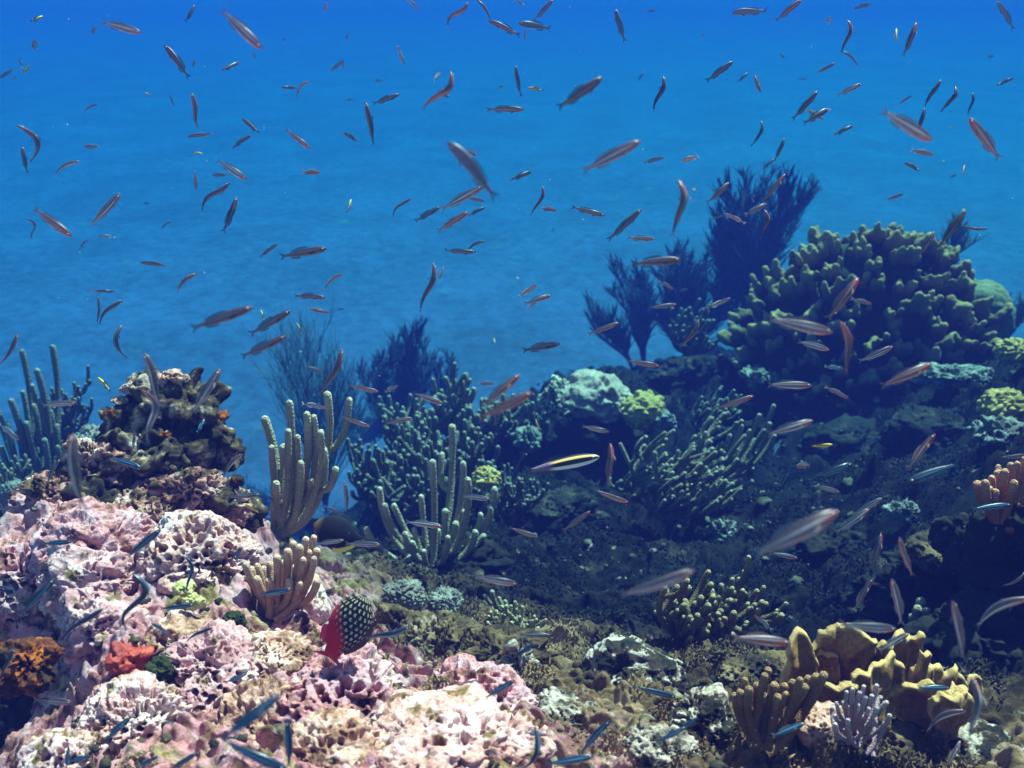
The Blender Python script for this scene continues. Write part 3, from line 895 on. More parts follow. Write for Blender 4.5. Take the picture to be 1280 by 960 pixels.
def plume(name, base, fronds, depth, mat, label, cat, tw=16, tlen=30, rpx=1.6, seed=0, group=None, spread=0.15, ang=0.5):
    """feathery gorgonian: main fronds, each with many thin twigs along it (one part per frond)"""
    r = np.random.default_rng(seed)
    p0 = at(*base, depth)
    root = empty(name, p0, label, cat, group)
    s = depth / FPX
    for fr in fronds:
        x, y = fr[0], fr[1]
        dd = depth + r.uniform(-spread, spread)
        end = at(x, y, dd)
        mid = p0 + (end - p0) * np.array([0.25, 0.3, 0.6])
        pth = wob(bez(p0, mid, end, 20), 0.055, r)
        mb = MB()
        mb.tube(pth - p0, rpx * 1.2 * s * np.linspace(1.2, 0.5, 20), 6)
        n = int((fr[2] if len(fr) > 2 else tw) * 1.7)
        for k in range(n):
            t = r.uniform(0.22, 0.98)
            i = min(int(t * 19), 18)
            a = pth[i] + (pth[i + 1] - pth[i]) * (t * 19 - i)
            tan = pth[i + 1] - pth[i]
            tan /= np.linalg.norm(tan)
            sd = RGT * (1 if k % 2 else -1) * r.uniform(0.3, 1) + FWD * r.normal(0, 0.6)
            dirv = tan * 0.75 + sd * ang + np.array([0, 0, 0.35])
            dirv /= np.linalg.norm(dirv)
            L = tlen * 1.25 * s * r.uniform(0.5, 1.2) * (1.1 - 0.5 * t)
            tip = a + dirv * L
            c = a + dirv * L * 0.5 + sd * L * 0.18
            tp = bez(a, c, tip, 5)
            mb.tube(tp - p0, rpx * 0.62 * s * np.linspace(1, 0.35, 5), 4)
            for q in range(2):
                a2 = tp[1 + q]
                tip2 = a2 + (dirv + np.array([r.normal(0, .35), r.normal(0, .35), 0.2])) * L * 0.5
                mb.tube(np.array([a2, (a2 + tip2) / 2, tip2]) - p0, rpx * 0.5 * s * np.array([1, .8, .35]), 4)
        link('frond', mb.mesh('frond'), mat, root)
    return root


GS = 'sea rods on the reef'
# thick pale sea rod beside the knoll
fingers('sea_rod', (352, 668), [(332, 524, 0.02), (362, 504, -0.02), (384, 518, 0.02), (393, 521, 0.05), (409, 493, 0.06), (404, 562, 0.08), (354, 560, 0.0), (375, 580, 0.03), (361, 540, 0.0), (345, 605, -0.02), (400, 540, 0.05),
                                (372, 548, 0.02), (340, 560, -0.01), (388, 600, 0.05)], 2.0, M['rod_bright'],
        'pale thick fingered sea rod standing between the dark knoll and the pale bushes', 'soft coral', 5.2, 0.07, 21, GS)
# curled long fingered one at the centre
fingers('sea_rod', (540, 712), [(474, 612, -0.05), (458, 662, -0.03), (482, 633, -0.02), (492, 632, 0.02), (506, 668, 0), (494, 690, 0), (526, 622, 0), (541, 578, 0.02), (564, 534, 0.05), (578, 580, 0.06), (585, 600, 0.08), (518, 662, 0),
                                (548, 664, 0.02), (612, 634, 0.12), (618, 612, 0.1), (594, 666, 0.1), (580, 640, 0.06), (570, 655, 0.05), (535, 665, 0), (556, 640, .02), (600, 645, .1), (530, 690, 0), (560, 672, .02)], 2.42, M['rod_bright'],
        'grey green sea rod with long curling fingers in the middle of the reef', 'soft coral', 4.6, 0.10, 22, GS)
# bushy colonies behind it
bush('bushy_sea_rod', (560, 660), [(500, 556), (520, 545), (545, 540), (570, 545), (598, 560), (490, 580), (530, 575), (560, 580), (590, 590), (512, 600), (545, 600), (610, 575), (500, 620), (480, 600)], 3.25, M['rod_dim'],
     'dense grey green bushy sea rod just behind the long curling fingers', 'soft coral', 3.3, 15, 36, 0.16, 31, GS)
bush('bushy_sea_rod', (590, 580), [(545, 510), (560, 490), (575, 482), (590, 505), (610, 515), (625, 520), (600, 535), (560, 525), (630, 540)], 4.0, M['rod_green'],
     'tall upright bushy sea rod below the dark far gorgonian', 'soft coral', 3.2, 17, 42, 0.16, 32, GS)
bush('bushy_sea_rod', (520, 580), [(486, 520), (505, 515), (525, 520), (545, 535), (495, 545), (520, 550)], 3.8, M['rod_green'],
     'small pale tipped bushy sea rod left of the tall upright one', 'soft coral', 2.8, 16, 32, 0.14, 33, GS)
bush('bushy_sea_rod', (640, 660), [(615, 610), (635, 600), (655, 605), (675, 615), (625, 630), (660, 632), (645, 620)], 3.1, M['rod_dim'],
     'dim bluish bushy sea rod right of the small lime coral', 'soft coral', 2.4, 12, 26, 0.12, 34, GS)
bush('bushy_sea_rod', (650, 560), [(620, 520), (640, 515), (660, 510), (672, 530), (635, 545), (655, 540)], 4.1, M['rod_dim'],
     'dim bushy sea rod left of the white speckled coral', 'soft coral', 2.6, 12, 26, 0.12, 35, GS)
bush('bushy_sea_rod', (470, 640), [(455, 600), (470, 590), (485, 585), (462, 615), (480, 610), (445, 575), (458, 565)], 3.5, M['rod_dim'],
     'dark bushy sea rod at the left end of the centre thicket', 'soft coral', 2.8, 12, 34, 0.12, 36, GS)
# the large colony right of centre
bush('bushy_sea_rod', (830, 650), [(780, 560), (800, 560), (820, 570), (845, 565), (870, 570), (780, 600), (805, 600), (830, 595), (860, 600), (890, 590), (810, 625), (840, 625), (870, 620), (895, 610), (900, 575), (880, 545)], 3.0, M['rod_green'],
     'wide slanting bushy sea rod right of the striped wrasse', 'soft coral', 3.0, 17, 40, 0.18, 37, GS, (0.6, 0.8))
fingers('sea_rod', (880, 610), [(968, 508, 0), (950, 520, 0), (938, 540, 0), (962, 530, 0.03), (926, 532, 0), (940, 585, 0.02), (925, 600, 0.03), (968, 545, 0.03), (912, 545, 0)], 3.1, M['rod_green'],
        'sea rod with a few long arms slanting up right beyond the wide bushy one', 'soft coral', 3.6, 0.10, 38, GS)
bush('bushy_sea_rod', (880, 545), [(870, 515), (885, 505), (900, 500), (890, 525), (910, 515)], 3.9, M['rod_dim'],
     'small dim bushy sea rod above the wide slanting one', 'soft coral', 2.6, 9, 26, 0.1, 39, GS, (0.5, 0.8))
# left edge
fingers('sea_rod', (45, 645), [(28, 438, -0.02), (66, 435, 0.0), (14, 500, 0), (28, 490, 0), (40, 482, 0), (52, 500, 0.02), (62, 515, 0.02), (8, 530, -0.02), (34, 530, 0), (48, 465, 0.02), (22, 540, 0), (72, 560, 0.03), (56, 550, 0), (2, 560, -0.03), (-6, 505, -.03), (82, 575, .03), (42, 560, 0)], 3.1, M['rod_dim'],
        'dim sea rod with two very tall fingers at the left edge', 'soft coral', 4.4, 0.12, 41, GS)
bush('bushy_sea_rod', (70, 600), [(70, 500), (82, 490), (92, 485), (98, 500), (78, 515), (88, 520), (65, 525), (80, 540)], 3.5, M['rod_dim'],
     'dim bushy sea rod behind the very tall fingers at the left edge', 'soft coral', 2.2, 12, 30, 0.12, 42, GS)
bush('bushy_sea_rod', (20, 640), [(10, 590), (25, 585), (40, 590), (55, 600), (0, 605), (70, 610)], 2.9, M['rod_dim'],
     'low dark bushy sea rod at the foot of the left edge thicket', 'soft coral', 2.4, 9, 26, 0.12, 43, GS)
# foreground colonies
fingers('finger_coral', (345, 765), [(300, 700), (308, 706), (314, 712), (322, 708), (330, 712), (338, 706), (346, 698), (354, 704), (360, 690), (367, 680), (374, 684), (382, 674), (392, 672), (386, 690), (378, 700), (392, 700), (396, 690), (368, 710), (352, 722),
                                     (336, 726), (322, 724), (388, 716), (396, 728), (310, 722), (362, 728), (374, 730)], gdepth(345, 778) - 0.03, M['finger_tan'],
        'tan finger coral with many stubby branches on the sunlit rocks', 'finger coral', 5.4, 0.045, 51)
fingers('fluted_coral', (947, 930), [(918, 870), (926, 866), (936, 862), (930, 850), (946, 858), (956, 845), (960, 838), (968, 858), (980, 858), (990, 854), (1000, 850), (1010, 849), (1020, 847), (1029, 845), (985, 868), (972, 872), (955, 870), (940, 876), (1006, 860)], 1.16, M['fluted'],
        'brown fluted coral fan with pale ridge tips in front of the yellow folded coral', 'fluted coral', 6.0, 0.03, 52)
bush('bushy_sea_rod', (868, 815), [(826, 742), (840, 738), (858, 730), (875, 745), (895, 748), (915, 745), (930, 755), (945, 765), (850, 765), (880, 770), (905, 770), (925, 780), (835, 770), (865, 755)], 1.85, M['rod_brown'],
     'brown bushy sea rod with cream tips above the fluted brown coral', 'soft coral', 4.2, 8, 30, 0.08, 53, GS, (0.25, 0.9))
fingers('sea_rod', (905, 775), [(936, 697, 0.0), (930, 715, 0.02), (955, 735, 0.02)], 1.88, M['rod_brown'],
        'single long brown rod sticking up behind the brown bushy one', 'soft coral', 3.6, 0.02, 54, GS)
fingers('white_branching_coral', (1070, 925), [(1040, 885), (1044, 895), (1046, 880), (1054, 878), (1058, 866), (1066, 862), (1074, 866), (1080, 858), (1082, 872), (1090, 870), (1096, 858), (1100, 872), (1108, 878), (1112, 895), (1106, 904), (1062, 884), (1072, 882),
                                               (1086, 886), (1096, 886), (1052, 895), (1078, 896), (1092, 898), (1060, 900), (1044, 906)], 1.13, M['white_branch'],
        'small lilac white branching coral in front of the yellow folded coral', 'branching coral', 3.4, 0.04, 55)
fingers('finger_coral', (1152, 790), [(1151, 752), (1147, 762), (1158, 764), (1141, 772)], gdepth(1152, 795), M['rod_green'],
        'stubby grey green finger coral above the yellow folded coral', 'finger coral', 6, 0.03, 56)
fingers('finger_coral', (1258, 660), [(1222, 606), (1232, 604), (1240, 598), (1248, 592), (1256, 590), (1264, 582), (1272, 580), (1282, 575), (1244, 615), (1258, 612), (1268, 604), (1278, 600), (1230, 622), (1250, 632), (1292, 580), (1226, 640), (1268, 628)], 1.72, M['rust'],
        'rusty orange finger coral on top of the dark overhang at the right edge', 'finger coral', 5.6, 0.05, 57)
bush('bushy_sea_rod', (640, 812), [(620, 770), (632, 762), (645, 778), (658, 786), (672, 782), (684, 778), (628, 790), (610, 785)], 1.9, M['rod_pale'],
     'small pale branching sea rod on the olive reef floor', 'soft coral', 2.6, 5, 18, 0.06, 58, GS)
fingers('finger_coral', (640, 775), [(606, 745), (615, 740), (624, 748), (632, 752), (645, 756), (655, 760), (660, 772)], 2.1, M['rod_green'],
        'tiny greenish finger coral just above the small pale sea rod', 'finger coral', 3.2, 0.05, 59)

# dark feathery gorgonians in the distance
GP = 'dark gorgonians beyond the reef'
plume('sea_plume', (512, 560), [(505, 408, 60), (520, 415, 60), (494, 425, 50), (530, 430, 50), (540, 455, 36), (515, 440, 50)], 5.55, M['plume'],
      'dark bushy gorgonian silhouette with a rounded top above the centre thicket', 'gorgonian', 30, 26, 1.7, 61, GP, 0.2)
plume('sea_plume', (488, 560), [(455, 455, 40), (470, 440, 44), (484, 446, 40), (462, 470, 36), (500, 470, 30)], 5.5, M['plume'],
      'smaller dark gorgonian leaning left beside the round topped one', 'gorgonian', 30, 24, 1.7, 62, GP, 0.2)
plume('sea_plume', (548, 540), [(556, 452, 36), (545, 458, 36), (564, 470, 30)], 5.6, M['plume'],
      'low dark gorgonian on the right of the round topped one', 'gorgonian', 30, 22, 1.7, 63, GP, 0.2)
plume('sea_whip_fan', (408, 640), [(338, 440, 10), (350, 425, 10), (374, 424, 10), (389, 432, 10), (404, 438, 10), (418, 452, 10), (352, 470, 10), (400, 470, 10), (436, 488, 10), (345, 430, 10), (355, 420, 10), (368, 415, 10), (382, 420, 10), (396, 428, 10), (410, 440, 10), (425, 455, 10), (440, 470, 10), (340, 460, 8), (362, 445, 10), (430, 500, 10), (446, 510, 8), (388, 450, 10), (420, 480, 10)], 4.6, M['plume_blue'],
      'faint blue feathery whip colony behind the pale thick fingered sea rod', 'gorgonian', 12, 70, 0.8, 64, GP, 0.3, 0.28)
plume('sea_plume', (940, 400), [(905, 232, 40), (925, 225, 40), (896, 270, 44), (915, 262, 44), (940, 250, 40), (968, 222, 40), (990, 235, 36), (1004, 240, 36), (1022, 245, 30), (890, 300, 40), (930, 290, 40), (960, 270, 40), (985, 270, 36), (900, 335, 40), (915, 300, 44), (888, 330, 44), (950, 300, 44), (920, 330, 44), (890, 360, 44)], 5.9, M['plume'],
      'large dark gorgonian towering behind the left of the big lobed coral', 'gorgonian', 30, 36, 2.0, 65, GP, 0.25, 0.45)
plume('sea_plume', (805, 460), [(772, 330, 40), (780, 345, 40), (795, 340, 30), (768, 370, 40), (788, 375, 40), (808, 355, 36)], 6.0, M['plume'],
      'slender dark gorgonian with a tall left arm left of the towering one', 'gorgonian', 30, 30, 1.6, 66, GP, 0.2, 0.35)
plume('sea_plume', (790, 460), [(728, 378, 24), (740, 388, 24), (752, 395, 24), (765, 400, 24), (735, 400, 20)], 6.2, M['plume'],
      'low comb shaped dark gorgonian reaching left over the sand', 'gorgonian', 24, 26, 1.5, 67, GP, 0.15, 0.3)
plume('sea_plume', (860, 450), [(835, 320, 44), (850, 312, 44), (868, 320, 44), (822, 350, 40), (845, 350, 40), (872, 352, 40), (858, 380, 40), (830, 390, 40), (885, 345, 44), (892, 375, 44), (905, 400, 44), (815, 395, 40), (845, 410, 44), (880, 410, 44), (838, 335, 40), (878, 330, 44)], 6.0, M['plume'],
      'dense dark gorgonian clump between the slender and the towering ones', 'gorgonian', 30, 30, 1.8, 68, GP, 0.25, 0.5)
bush('bushy_sea_rod', (860, 450), [(850, 395), (865, 390), (880, 385), (868, 410), (845, 415), (885, 405)], 4.6, M['rod_dim'],
     'dim low bushy sea rod under the dense dark gorgonian', 'soft coral', 2.6, 10, 26, 0.12, 69, GS, (0.3, 0.9))
plume('sea_plume', (1250, 440), [(1262, 380, 24), (1275, 372, 24), (1250, 390, 20), (1285, 385, 20)], 4.8, M['plume_blue'],
      'faint dark gorgonian at the right edge beside the dome coral', 'gorgonian', 20, 24, 1.4, 70, GP, 0.15)
plume('sea_plume', (1180, 330), [(1195, 285, 20), (1175, 300, 20), (1200, 305, 16)], 4.9, M['plume_blue'],
      'small feathery gorgonian poking over the right of the lobed coral', 'gorgonian', 20, 26, 1.5, 71, GP, 0.1)

# big lobed coral at the right
LD = 4.05
lp = at(1075, 470, LD)
lob = empty('lobed_coral', lp, 'huge olive yellow coral mound of rounded lobes dominating the right', 'coral')
s = LD / FPX
d, f = ico(5)
cc = at(1075, 425, LD + 0.30)
link('base_mound', make_mesh('base_mound', shape_rock(d, (125 * s, 105 * s, 112 * s), 301, 0.12) + cc - lp, f), M['lobed_base'], lob)
rr = np.random.default_rng(5)
cand = []
k = 0
while len(cand) < 100 and k < 4000:
    k += 1
    u = rr.normal(0, 1, 3); u /= np.linalg.norm(u)
    if u[1] > 0.25 or u[2] < -0.45:
        continue
    if any(np.dot(u, v) > math.cos(0.185) for v in cand):
        continue
    cand.append(u)
dl, fl = ico(4)
for k, u in enumerate(cand):
    c = cc + u * np.array([145 * s, 120 * s, 128 * s]) * rr.uniform(0.92, 1.06)
    ax = u * 0.6 + np.array([0, 0, 0.75]) + rr.normal(0, 0.12, 3)
    ax /= np.linalg.norm(ax)
    t = np.cross(ax, [0, -1, 0.3] if rr.random() < .6 else [1, 0.2, 0]); t /= np.linalg.norm(t)
    bb = np.cross(ax, t)
    Bm = np.stack([t, bb, ax], 0)
    w = rr.uniform(13, 20) * s
    parts = [((0, 0, -0.5 * w), (w * 0.85, w * 0.34, w * 1.9))]
    for q in range(rr.integers(5, 9)):
        parts.append(((rr.uniform(-1.15, 1.15) * w, rr.uniform(-0.4, 0.4) * w, rr.uniform(0.5, 1.45) * w), (w * rr.uniform(.22, .36), w * rr.uniform(.20, .32), w * rr.uniform(.45, .8))))
    me, co, no = blob_union([(np.array(a), b, (0, 0, 0)) for a, b in parts], w * 0.12)
    dsp = 0.16 * w * fbm(co / w * 1.8 + k * 3.3, 5, 4) + 0.10 * w * (0.5 - worley(co / w * 2.6 + k, 6))
    alng = (co[:, 2] - co[:, 2].min()) / np.ptp(co[:, 2])
    co = (co + no * dsp[:, None]) @ Bm + c - lp
    me.vertices.foreach_set('co', co.astype(np.float32).ravel())
    me.polygons.foreach_set('use_smooth', np.ones(len(me.polygons), bool))
    me.update()
    me.attributes.new('along', 'FLOAT', 'POINT').data.foreach_set('value', alng.astype(np.float32))
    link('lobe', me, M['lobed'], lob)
# dome coral behind it
DD = 4.25
d, f = ico(6)
co = d * np.array([40, 42, 46]) * DD / FPX
co += d * (0.012 * (0.5 - worley(co / 0.035, 7)) + 0.02 * fbm(co * 6, 8, 2))[:, None]
tag(link('dome_coral', make_mesh('dome_coral', co, f), M['brain'], None, at(1222, 398, DD)), 'smooth greenish dome coral behind the right end of the lobed mound', 'coral')

# boulder coral, its neighbours
bd = 3.8
tag(rock('boulder_coral', 745, 500, 46, 34, 'boulder', 'pale smooth boulder coral with a flat knobbly crown', 'boulder coral', depth=bd, sub=6, seed=402, lump=0.22, rough=0.03))
rock('mossy_rock', 748, 545, 48, 34, 'cave_shade', 'near black rock standing for the shade beneath the pale boulder coral', 'rock', depth=bd + 0.02, sub=5, seed=405, lump=0.2, group='mossy rocks on the shaded reef')  # near-black lump stands for the shade under the boulder coral
rock('speckled_coral', 700, 505, 28, 30, 'speckled_white', 'white speckled coral leaning on the left of the boulder coral', 'coral', depth=bd, sub=6, seed=407, lump=0.3, pits=0.8, cell=0.04)


def crusted(name, px, py, rx, ry, mat, label, seed, depth=None):
    return tag(rock(name, px, py, rx, ry, mat, None, depth=depth, sub=6, seed=seed, lump=0.34, pits=0.6, cell=0.028, rough=0.09, back=0.1), label, 'coral')


def frilled(name, px, py, rx, ry, mat, label, seed, depth=None, cell=0.42, amp=0.18):
    """low colony of folded ridges"""
    d0 = depth or gdepth(px, py + ry * 0.4)
    a, b = rx * d0 / FPX, ry * d0 / FPX
    d, f = ico(6)
    q = d + 0.25 * np.column_stack([vnoise(d * 2.4 + seed, 1), vnoise(d * 2.4 + seed, 2), vnoise(d * 2.4 + seed, 3)])
    f1, f2 = worley(q / cell + seed, seed, True)
    r = 1 + amp * (smooth(0.0, 0.55, f2 - f1) - 0.6) + 0.2 * fbm(d * 1.5 + seed, seed, 3)
    co = d * np.array([a, (a + b) / 2, b]) * r[:, None]
    return tag(link(name, make_mesh(name, co, f), M[mat], None, at(px, py, d0)), label, 'coral')


frilled('lime_coral', 804, 514, 28, 24, 'lime', 'bright lime coral of folded lumps just right of the boulder coral', 411, 3.75)
frilled('lime_coral', 608, 598, 18, 15, 'lime', 'small lime yellow coral among the centre sea rods', 412, 2.95)
frilled('lime_coral', 1266, 438, 24, 15, 'lime', 'yellow green plated coral at the right edge below the dome coral', 413, 3.3)
frilled('lime_coral', 1252, 508, 28, 22, 'lime', 'pale yellow knobbly coral at the right edge above the rusty finger coral', 414, 2.9)
crusted('grey_coral', 1255, 540, 36, 14, 'grey_coral', 'whitish crusted coral shelf under the pale yellow knobbly coral', 415, 2.75)
crusted('grey_coral', 832, 528, 14, 12, 'grey_coral', 'small whitish coral on the right of the bright lime coral', 416, 3.7)
frilled('pebbled_coral', 504, 745, 28, 20, 'grey_coral', 'blue grey pebbled coral head left of its twin behind the spotted fish', 421, None, 0.22)
frilled('pebbled_coral', 556, 756, 22, 22, 'grey_coral', 'blue grey pebbled coral head with a bump, right of its twin', 422, None, 0.22)
frilled('pebbled_coral', 118, 556, 30, 24, 'grey_coral', 'pale green beaded coral peeping out left of the dark knoll', 423, 2.6, 0.3)
frilled('pebbled_coral', 20, 618, 16, 18, 'grey_coral', 'pale greenish coral lump low at the left edge', 424, 2.7, 0.3)
crusted('grey_coral', 660, 548, 16, 12, 'grey_coral', 'dull round coral head below the tiny bright yellow fish', 425, 3.7)
crusted('grey_coral', 905, 665, 20, 16, 'grey_coral', 'pale patchy coral below the wide slanting sea rods', 426)
crusted('grey_coral', 1185, 470, 46, 14, 'grey_coral', 'pale bluish coral shelf below the right of the lobed mound', 427, 3.55)
crusted('grey_coral', 590, 795, 18, 12, 'speckled_white', 'small white crusted coral on the olive reef floor', 428)
crusted('grey_coral', 650, 832, 18, 10, 'speckled_white', 'white flecked coral patch under the dark fish at the bottom centre', 429)
crusted('grey_coral', 1130, 640, 18, 14, 'grey_coral', 'dim whitish coral on the dark right slope below the blue fish', 430, 2.6)
crusted('grey_coral', 945, 470, 18, 10, 'grey_coral', 'small grey coral head under the left of the lobed mound', 431, 4.0)


# yellow folded fire coral in the foreground
def plate(parent, outline, depth, thick, wave, seed, tilt=0.0):
    """thick wavy blade from an outline"""
    z = depth / FPX
    cx = np.mean([p[0] for p in outline]); cy = np.mean([p[1] for p in outline])
    pts = np.array([((x - cx) * z, 0, (cy - y) * z) for x, y in outline])
    # smooth closed curve
    n = len(pts)
    dense = []
    for i in range(n):
        p0, p1, p2, p3 = pts[i - 1], pts[i], pts[(i + 1) % n], pts[(i + 2) % n]
        for t in np.linspace(0, 1, 5, endpoint=False):
            dense.append(0.5 * ((2 * p1) + (-p0 + p2) * t + (2 * p0 - 5 * p1 + 4 * p2 - p3) * t * t + (-p0 + 3 * p1 - 3 * p2 + p3) * t ** 3))
    dense = np.array(dense)
    ctr = dense.mean(0)
    rad_ = dense - ctr
    up_ = smooth(-0.2, 0.4, rad_[:, 2] / (np.abs(rad_[:, 2]).max() + 1e-9))
    dense = dense + rad_ / (np.linalg.norm(rad_, axis=1)[:, None] + 1e-9) * (0.0055 * fbm(dense * 75 + seed, seed, 2) + 0.003 * fbm(dense * 190 + seed, seed + 1, 2))[:, None] * up_[:, None] * 1.6
    bm = bmesh.new()
    vs = [bm.verts.new(Vector(p) + Vector((0, -thick / 2, 0))) for p in dense]
    fc = bm.faces.new(vs)
    ex = bmesh.ops.extrude_face_region(bm, geom=[fc])
    for v in ex['geom']:
        if isinstance(v, bmesh.types.BMVert):
            v.co.y += thick
    bmesh.ops.recalc_face_normals(bm, faces=bm.faces)
    bmesh.ops.triangulate(bm, faces=bm.faces)
    me = bpy.data.meshes.new('p')
    bm.to_mesh(me); bm.free()
    o = link('p', me, None)
    md = o.modifiers.new('r', 'REMESH'); md.mode = 'VOXEL'; md.voxel_size = 0.0026
    sm = o.modifiers.new('s', 'SMOOTH'); sm.iterations = 3; sm.factor = 0.5
    dg = bpy.context.evaluated_depsgraph_get(); dg.update()
    me2 = bpy.data.meshes.new_from_object(o.evaluated_get(dg))
    bpy.data.objects.remove(o)
    nv = len(me2.vertices)
    co = np.empty(nv * 3, np.float32); me2.vertices.foreach_get('co', co)
    co = co.reshape(-1, 3).astype(float)
    flat = co * np.array([1, 0, 1])
    w = wave * (fbm(flat * 11 + seed, seed, 2) * 1.6 + 0.7 * np.sin(flat[:, 0] * 55 + seed + flat[:, 2] * 12))
    top = co[:, 2] - co[:, 2].min()
    co[:, 1] += w * (0.35 + 0.65 * smooth(0, 0.12, top)) + tilt * top
    co[:, 1] += 0.0018 * fbm(co * 90, seed + 2, 3) + 0.008 * fbm(flat * 30 + seed, seed + 6, 3) + 0.004 * np.sin(flat[:, 0] * 190 + 4 * fbm(flat * 20, seed, 2))
    co[:, 2] += 0.003 * fbm(co * 40, seed + 3, 2)
    me2.vertices.foreach_set('co', co.astype(np.float32).ravel())
    me2.polygons.foreach_set('use_smooth', np.ones(len(me2.polygons), bool))
    d2 = np.full(len(co), 9.0)
    for p_ in dense:
        d2 = np.minimum(d2, (flat[:, 0] - p_[0]) ** 2 + (flat[:, 2] - p_[2]) ** 2)
    me2.attributes.new('along', 'FLOAT', 'POINT').data.foreach_set('value', (1 - smooth(0.001, 0.013, np.sqrt(d2))).astype(np.float32))
    me2.update()
    return link('plate', me2, M['fire'], parent, np.array(at(cx, cy, depth)) - np.array(parent.location))


FD = 1.33
fp0 = at(1090, 915, FD)
fire = empty('folded_fire_coral', fp0, 'mustard yellow folded fire coral with wavy blades at the lower right', 'fire coral')
def fan_outline(cx, top, w, h, lobes, seed, lean=0.0):
    r = np.random.default_rng(seed)
    ph, amp = r.uniform(0, 6), r.uniform(0.06, 0.11)
    out = []
    for a_ in np.linspace(-2.35, 2.35, 26):
        q = 1 + amp * math.sin(lobes * a_ + ph) + 0.04 * math.sin(2.3 * lobes * a_ + ph * 2)
        squeeze = 1 - 0.28 * smooth(1.3, 2.35, abs(a_))
        x = cx + math.sin(a_) * w * 0.5 * q * squeeze
        y = top + h * 0.5 - math.cos(a_) * h * 0.5 * q
        out.append((x + lean * (top + h - y), y))
    out.append((cx + w * 0.16, top + h * 1.25))
    out.append((cx - w * 0.16, top + h * 1.25))
    return out


for (cx, top, w_, h_, lb, dz_, th, wv, sd, tl) in (
        (1062, 786, 92, 130, 4, 0.0, 0.013, 0.020, 3, 0.15), (1105, 784, 80, 120, 4, 0.02, 0.013, 0.020, 5, 0.12), (1003, 799, 44, 100, 2, -0.01, 0.013, 0.012, 8, 0.1), (1030, 812, 40, 100, 3, 0.02, 0.012, 0.014, 9, 0.1),
        (982, 822, 20, 60, 2, 0.02, 0.012, 0.006, 12, 0.0), (1138, 790, 42, 110, 5, 0.03, 0.012, 0.014, 17, 0.1), (1150, 806, 34, 100, 3, 0.0, 0.012, 0.012, 18, 0.1), (1168, 830, 84, 90, 4, 0.045, 0.012, 0.018, 23, 0.12),
        (1165, 846, 110, 84, 4, -0.035, 0.013, 0.022, 29, 0.12), (1212, 838, 28, 60, 2, 0.07, 0.010, 0.006, 31, 0.0), (1095, 826, 90, 100, 4, -0.05, 0.012, 0.020, 37, 0.14), (1045, 850, 70, 80, 3, -0.065, 0.012, 0.016, 41, 0.1), (1188, 858, 60, 64, 3, -0.06, 0.012, 0.012, 43, 0.1)):
    plate(fire, fan_outline(cx, top, w_, h_, lb, sd), FD + dz_, th, wv, sd, tl)

# ------------------------------------------------------------------ algae turf (ground cover)
def turf():
    r = np.random.default_rng(77)
    N = 240000
    a = r.uniform(-0.62, 0.62, N)
    rd = 0.62 * (4.6 / 0.62) ** (r.uniform(0, 1, N) ** 1.15)
    ia = np.clip(np.searchsorted(ang, a), 0, na - 1)
    ir = np.clip(np.searchsorted(rad, rd), 0, nr - 1)
    vi = ir * na + ia
    p = G3[vi] + np.column_stack([r.normal(0, 0.003, N), r.normal(0, 0.003, N), np.zeros(N)]) * rd[:, None]
    ok = (fbm(p * 7, 91, 3) + 0.02 > crust[vi] * 0.42 - 0.10 * (r.uniform(0, 1, N) < 0.4)) & (p[:, 2] > 0.1)
    p, rd, lv = p[ok], rd[ok], shade_zone[vi][ok]
    N = len(p)
    h = (0.0035 + 0.0026 * rd) * (1 - 0.5 * lv) * r.uniform(0.5, 1.5, N) * (1 + 0.8 * fbm(p * 9, 92, 2))
    w = (0.0009 + 0.0009 * rd) * r.uniform(0.7, 1.4, N)
    th = r.uniform(0, 6.28, N)
    side = np.column_stack([np.cos(th), np.sin(th), np.zeros(N)])
    lean = np.column_stack([r.normal(0, 0.6, N), r.normal(0, 0.6, N), np.ones(N)])
    b0 = p - side * w[:, None] - np.array([0, 0, 0.003])
    b1 = p + side * w[:, None] - np.array([0, 0, 0.003])
    m0 = p + lean * (h * 0.55)[:, None] + side * (w * 0.9)[:, None]
    m1 = p + lean * (h * 0.55)[:, None] - side * (w * 0.9)[:, None]
    t = p + lean * h[:, None] + np.column_stack([r.normal(0, 0.3, N), r.normal(0, 0.3, N), np.zeros(N)]) * h[:, None]
    co = np.stack([b0, b1, m0, m1, t], 1).reshape(-1, 3)
    k = np.arange(N)[:, None] * 5
    q = np.concatenate([k + 0, k + 1, k + 2, k + 3], 1)
    tr = np.concatenate([k + 3, k + 2, k + 4], 1)
    me = make_mesh('turf_algae', co, [q, tr], False)
    me.attributes.new('shade_zone', 'FLOAT', 'POINT').data.foreach_set('value', np.repeat(lv, 5).astype(np.float32))
    return me


def turf_material():
    m, nt, b = new_mat('turf_algae')
    p = pos(nt)
    lu = nt.nodes.new('ShaderNodeAttribute'); lu.attribute_name = 'shade_zone'
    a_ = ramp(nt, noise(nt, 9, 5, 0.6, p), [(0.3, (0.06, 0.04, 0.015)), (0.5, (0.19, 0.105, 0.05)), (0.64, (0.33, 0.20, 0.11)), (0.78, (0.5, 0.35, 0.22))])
    b_ = ramp(nt, noise(nt, 9, 5, 0.6, p), [(0.3, (0.002, 0.001, 0.001)), (0.5, (0.004, 0.003, 0.003)), (0.64, (0.014, 0.009, 0.007)), (0.78, (0.09, 0.06, 0.045))])  # blade tones darkened to carry the slope's shade
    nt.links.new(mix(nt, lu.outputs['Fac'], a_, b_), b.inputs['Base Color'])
    b.inputs['Roughness'].default_value = 0.8
    return m


M['turf'] = turf_material()
tag(link('turf_algae', turf(), M['turf']), kind='stuff')


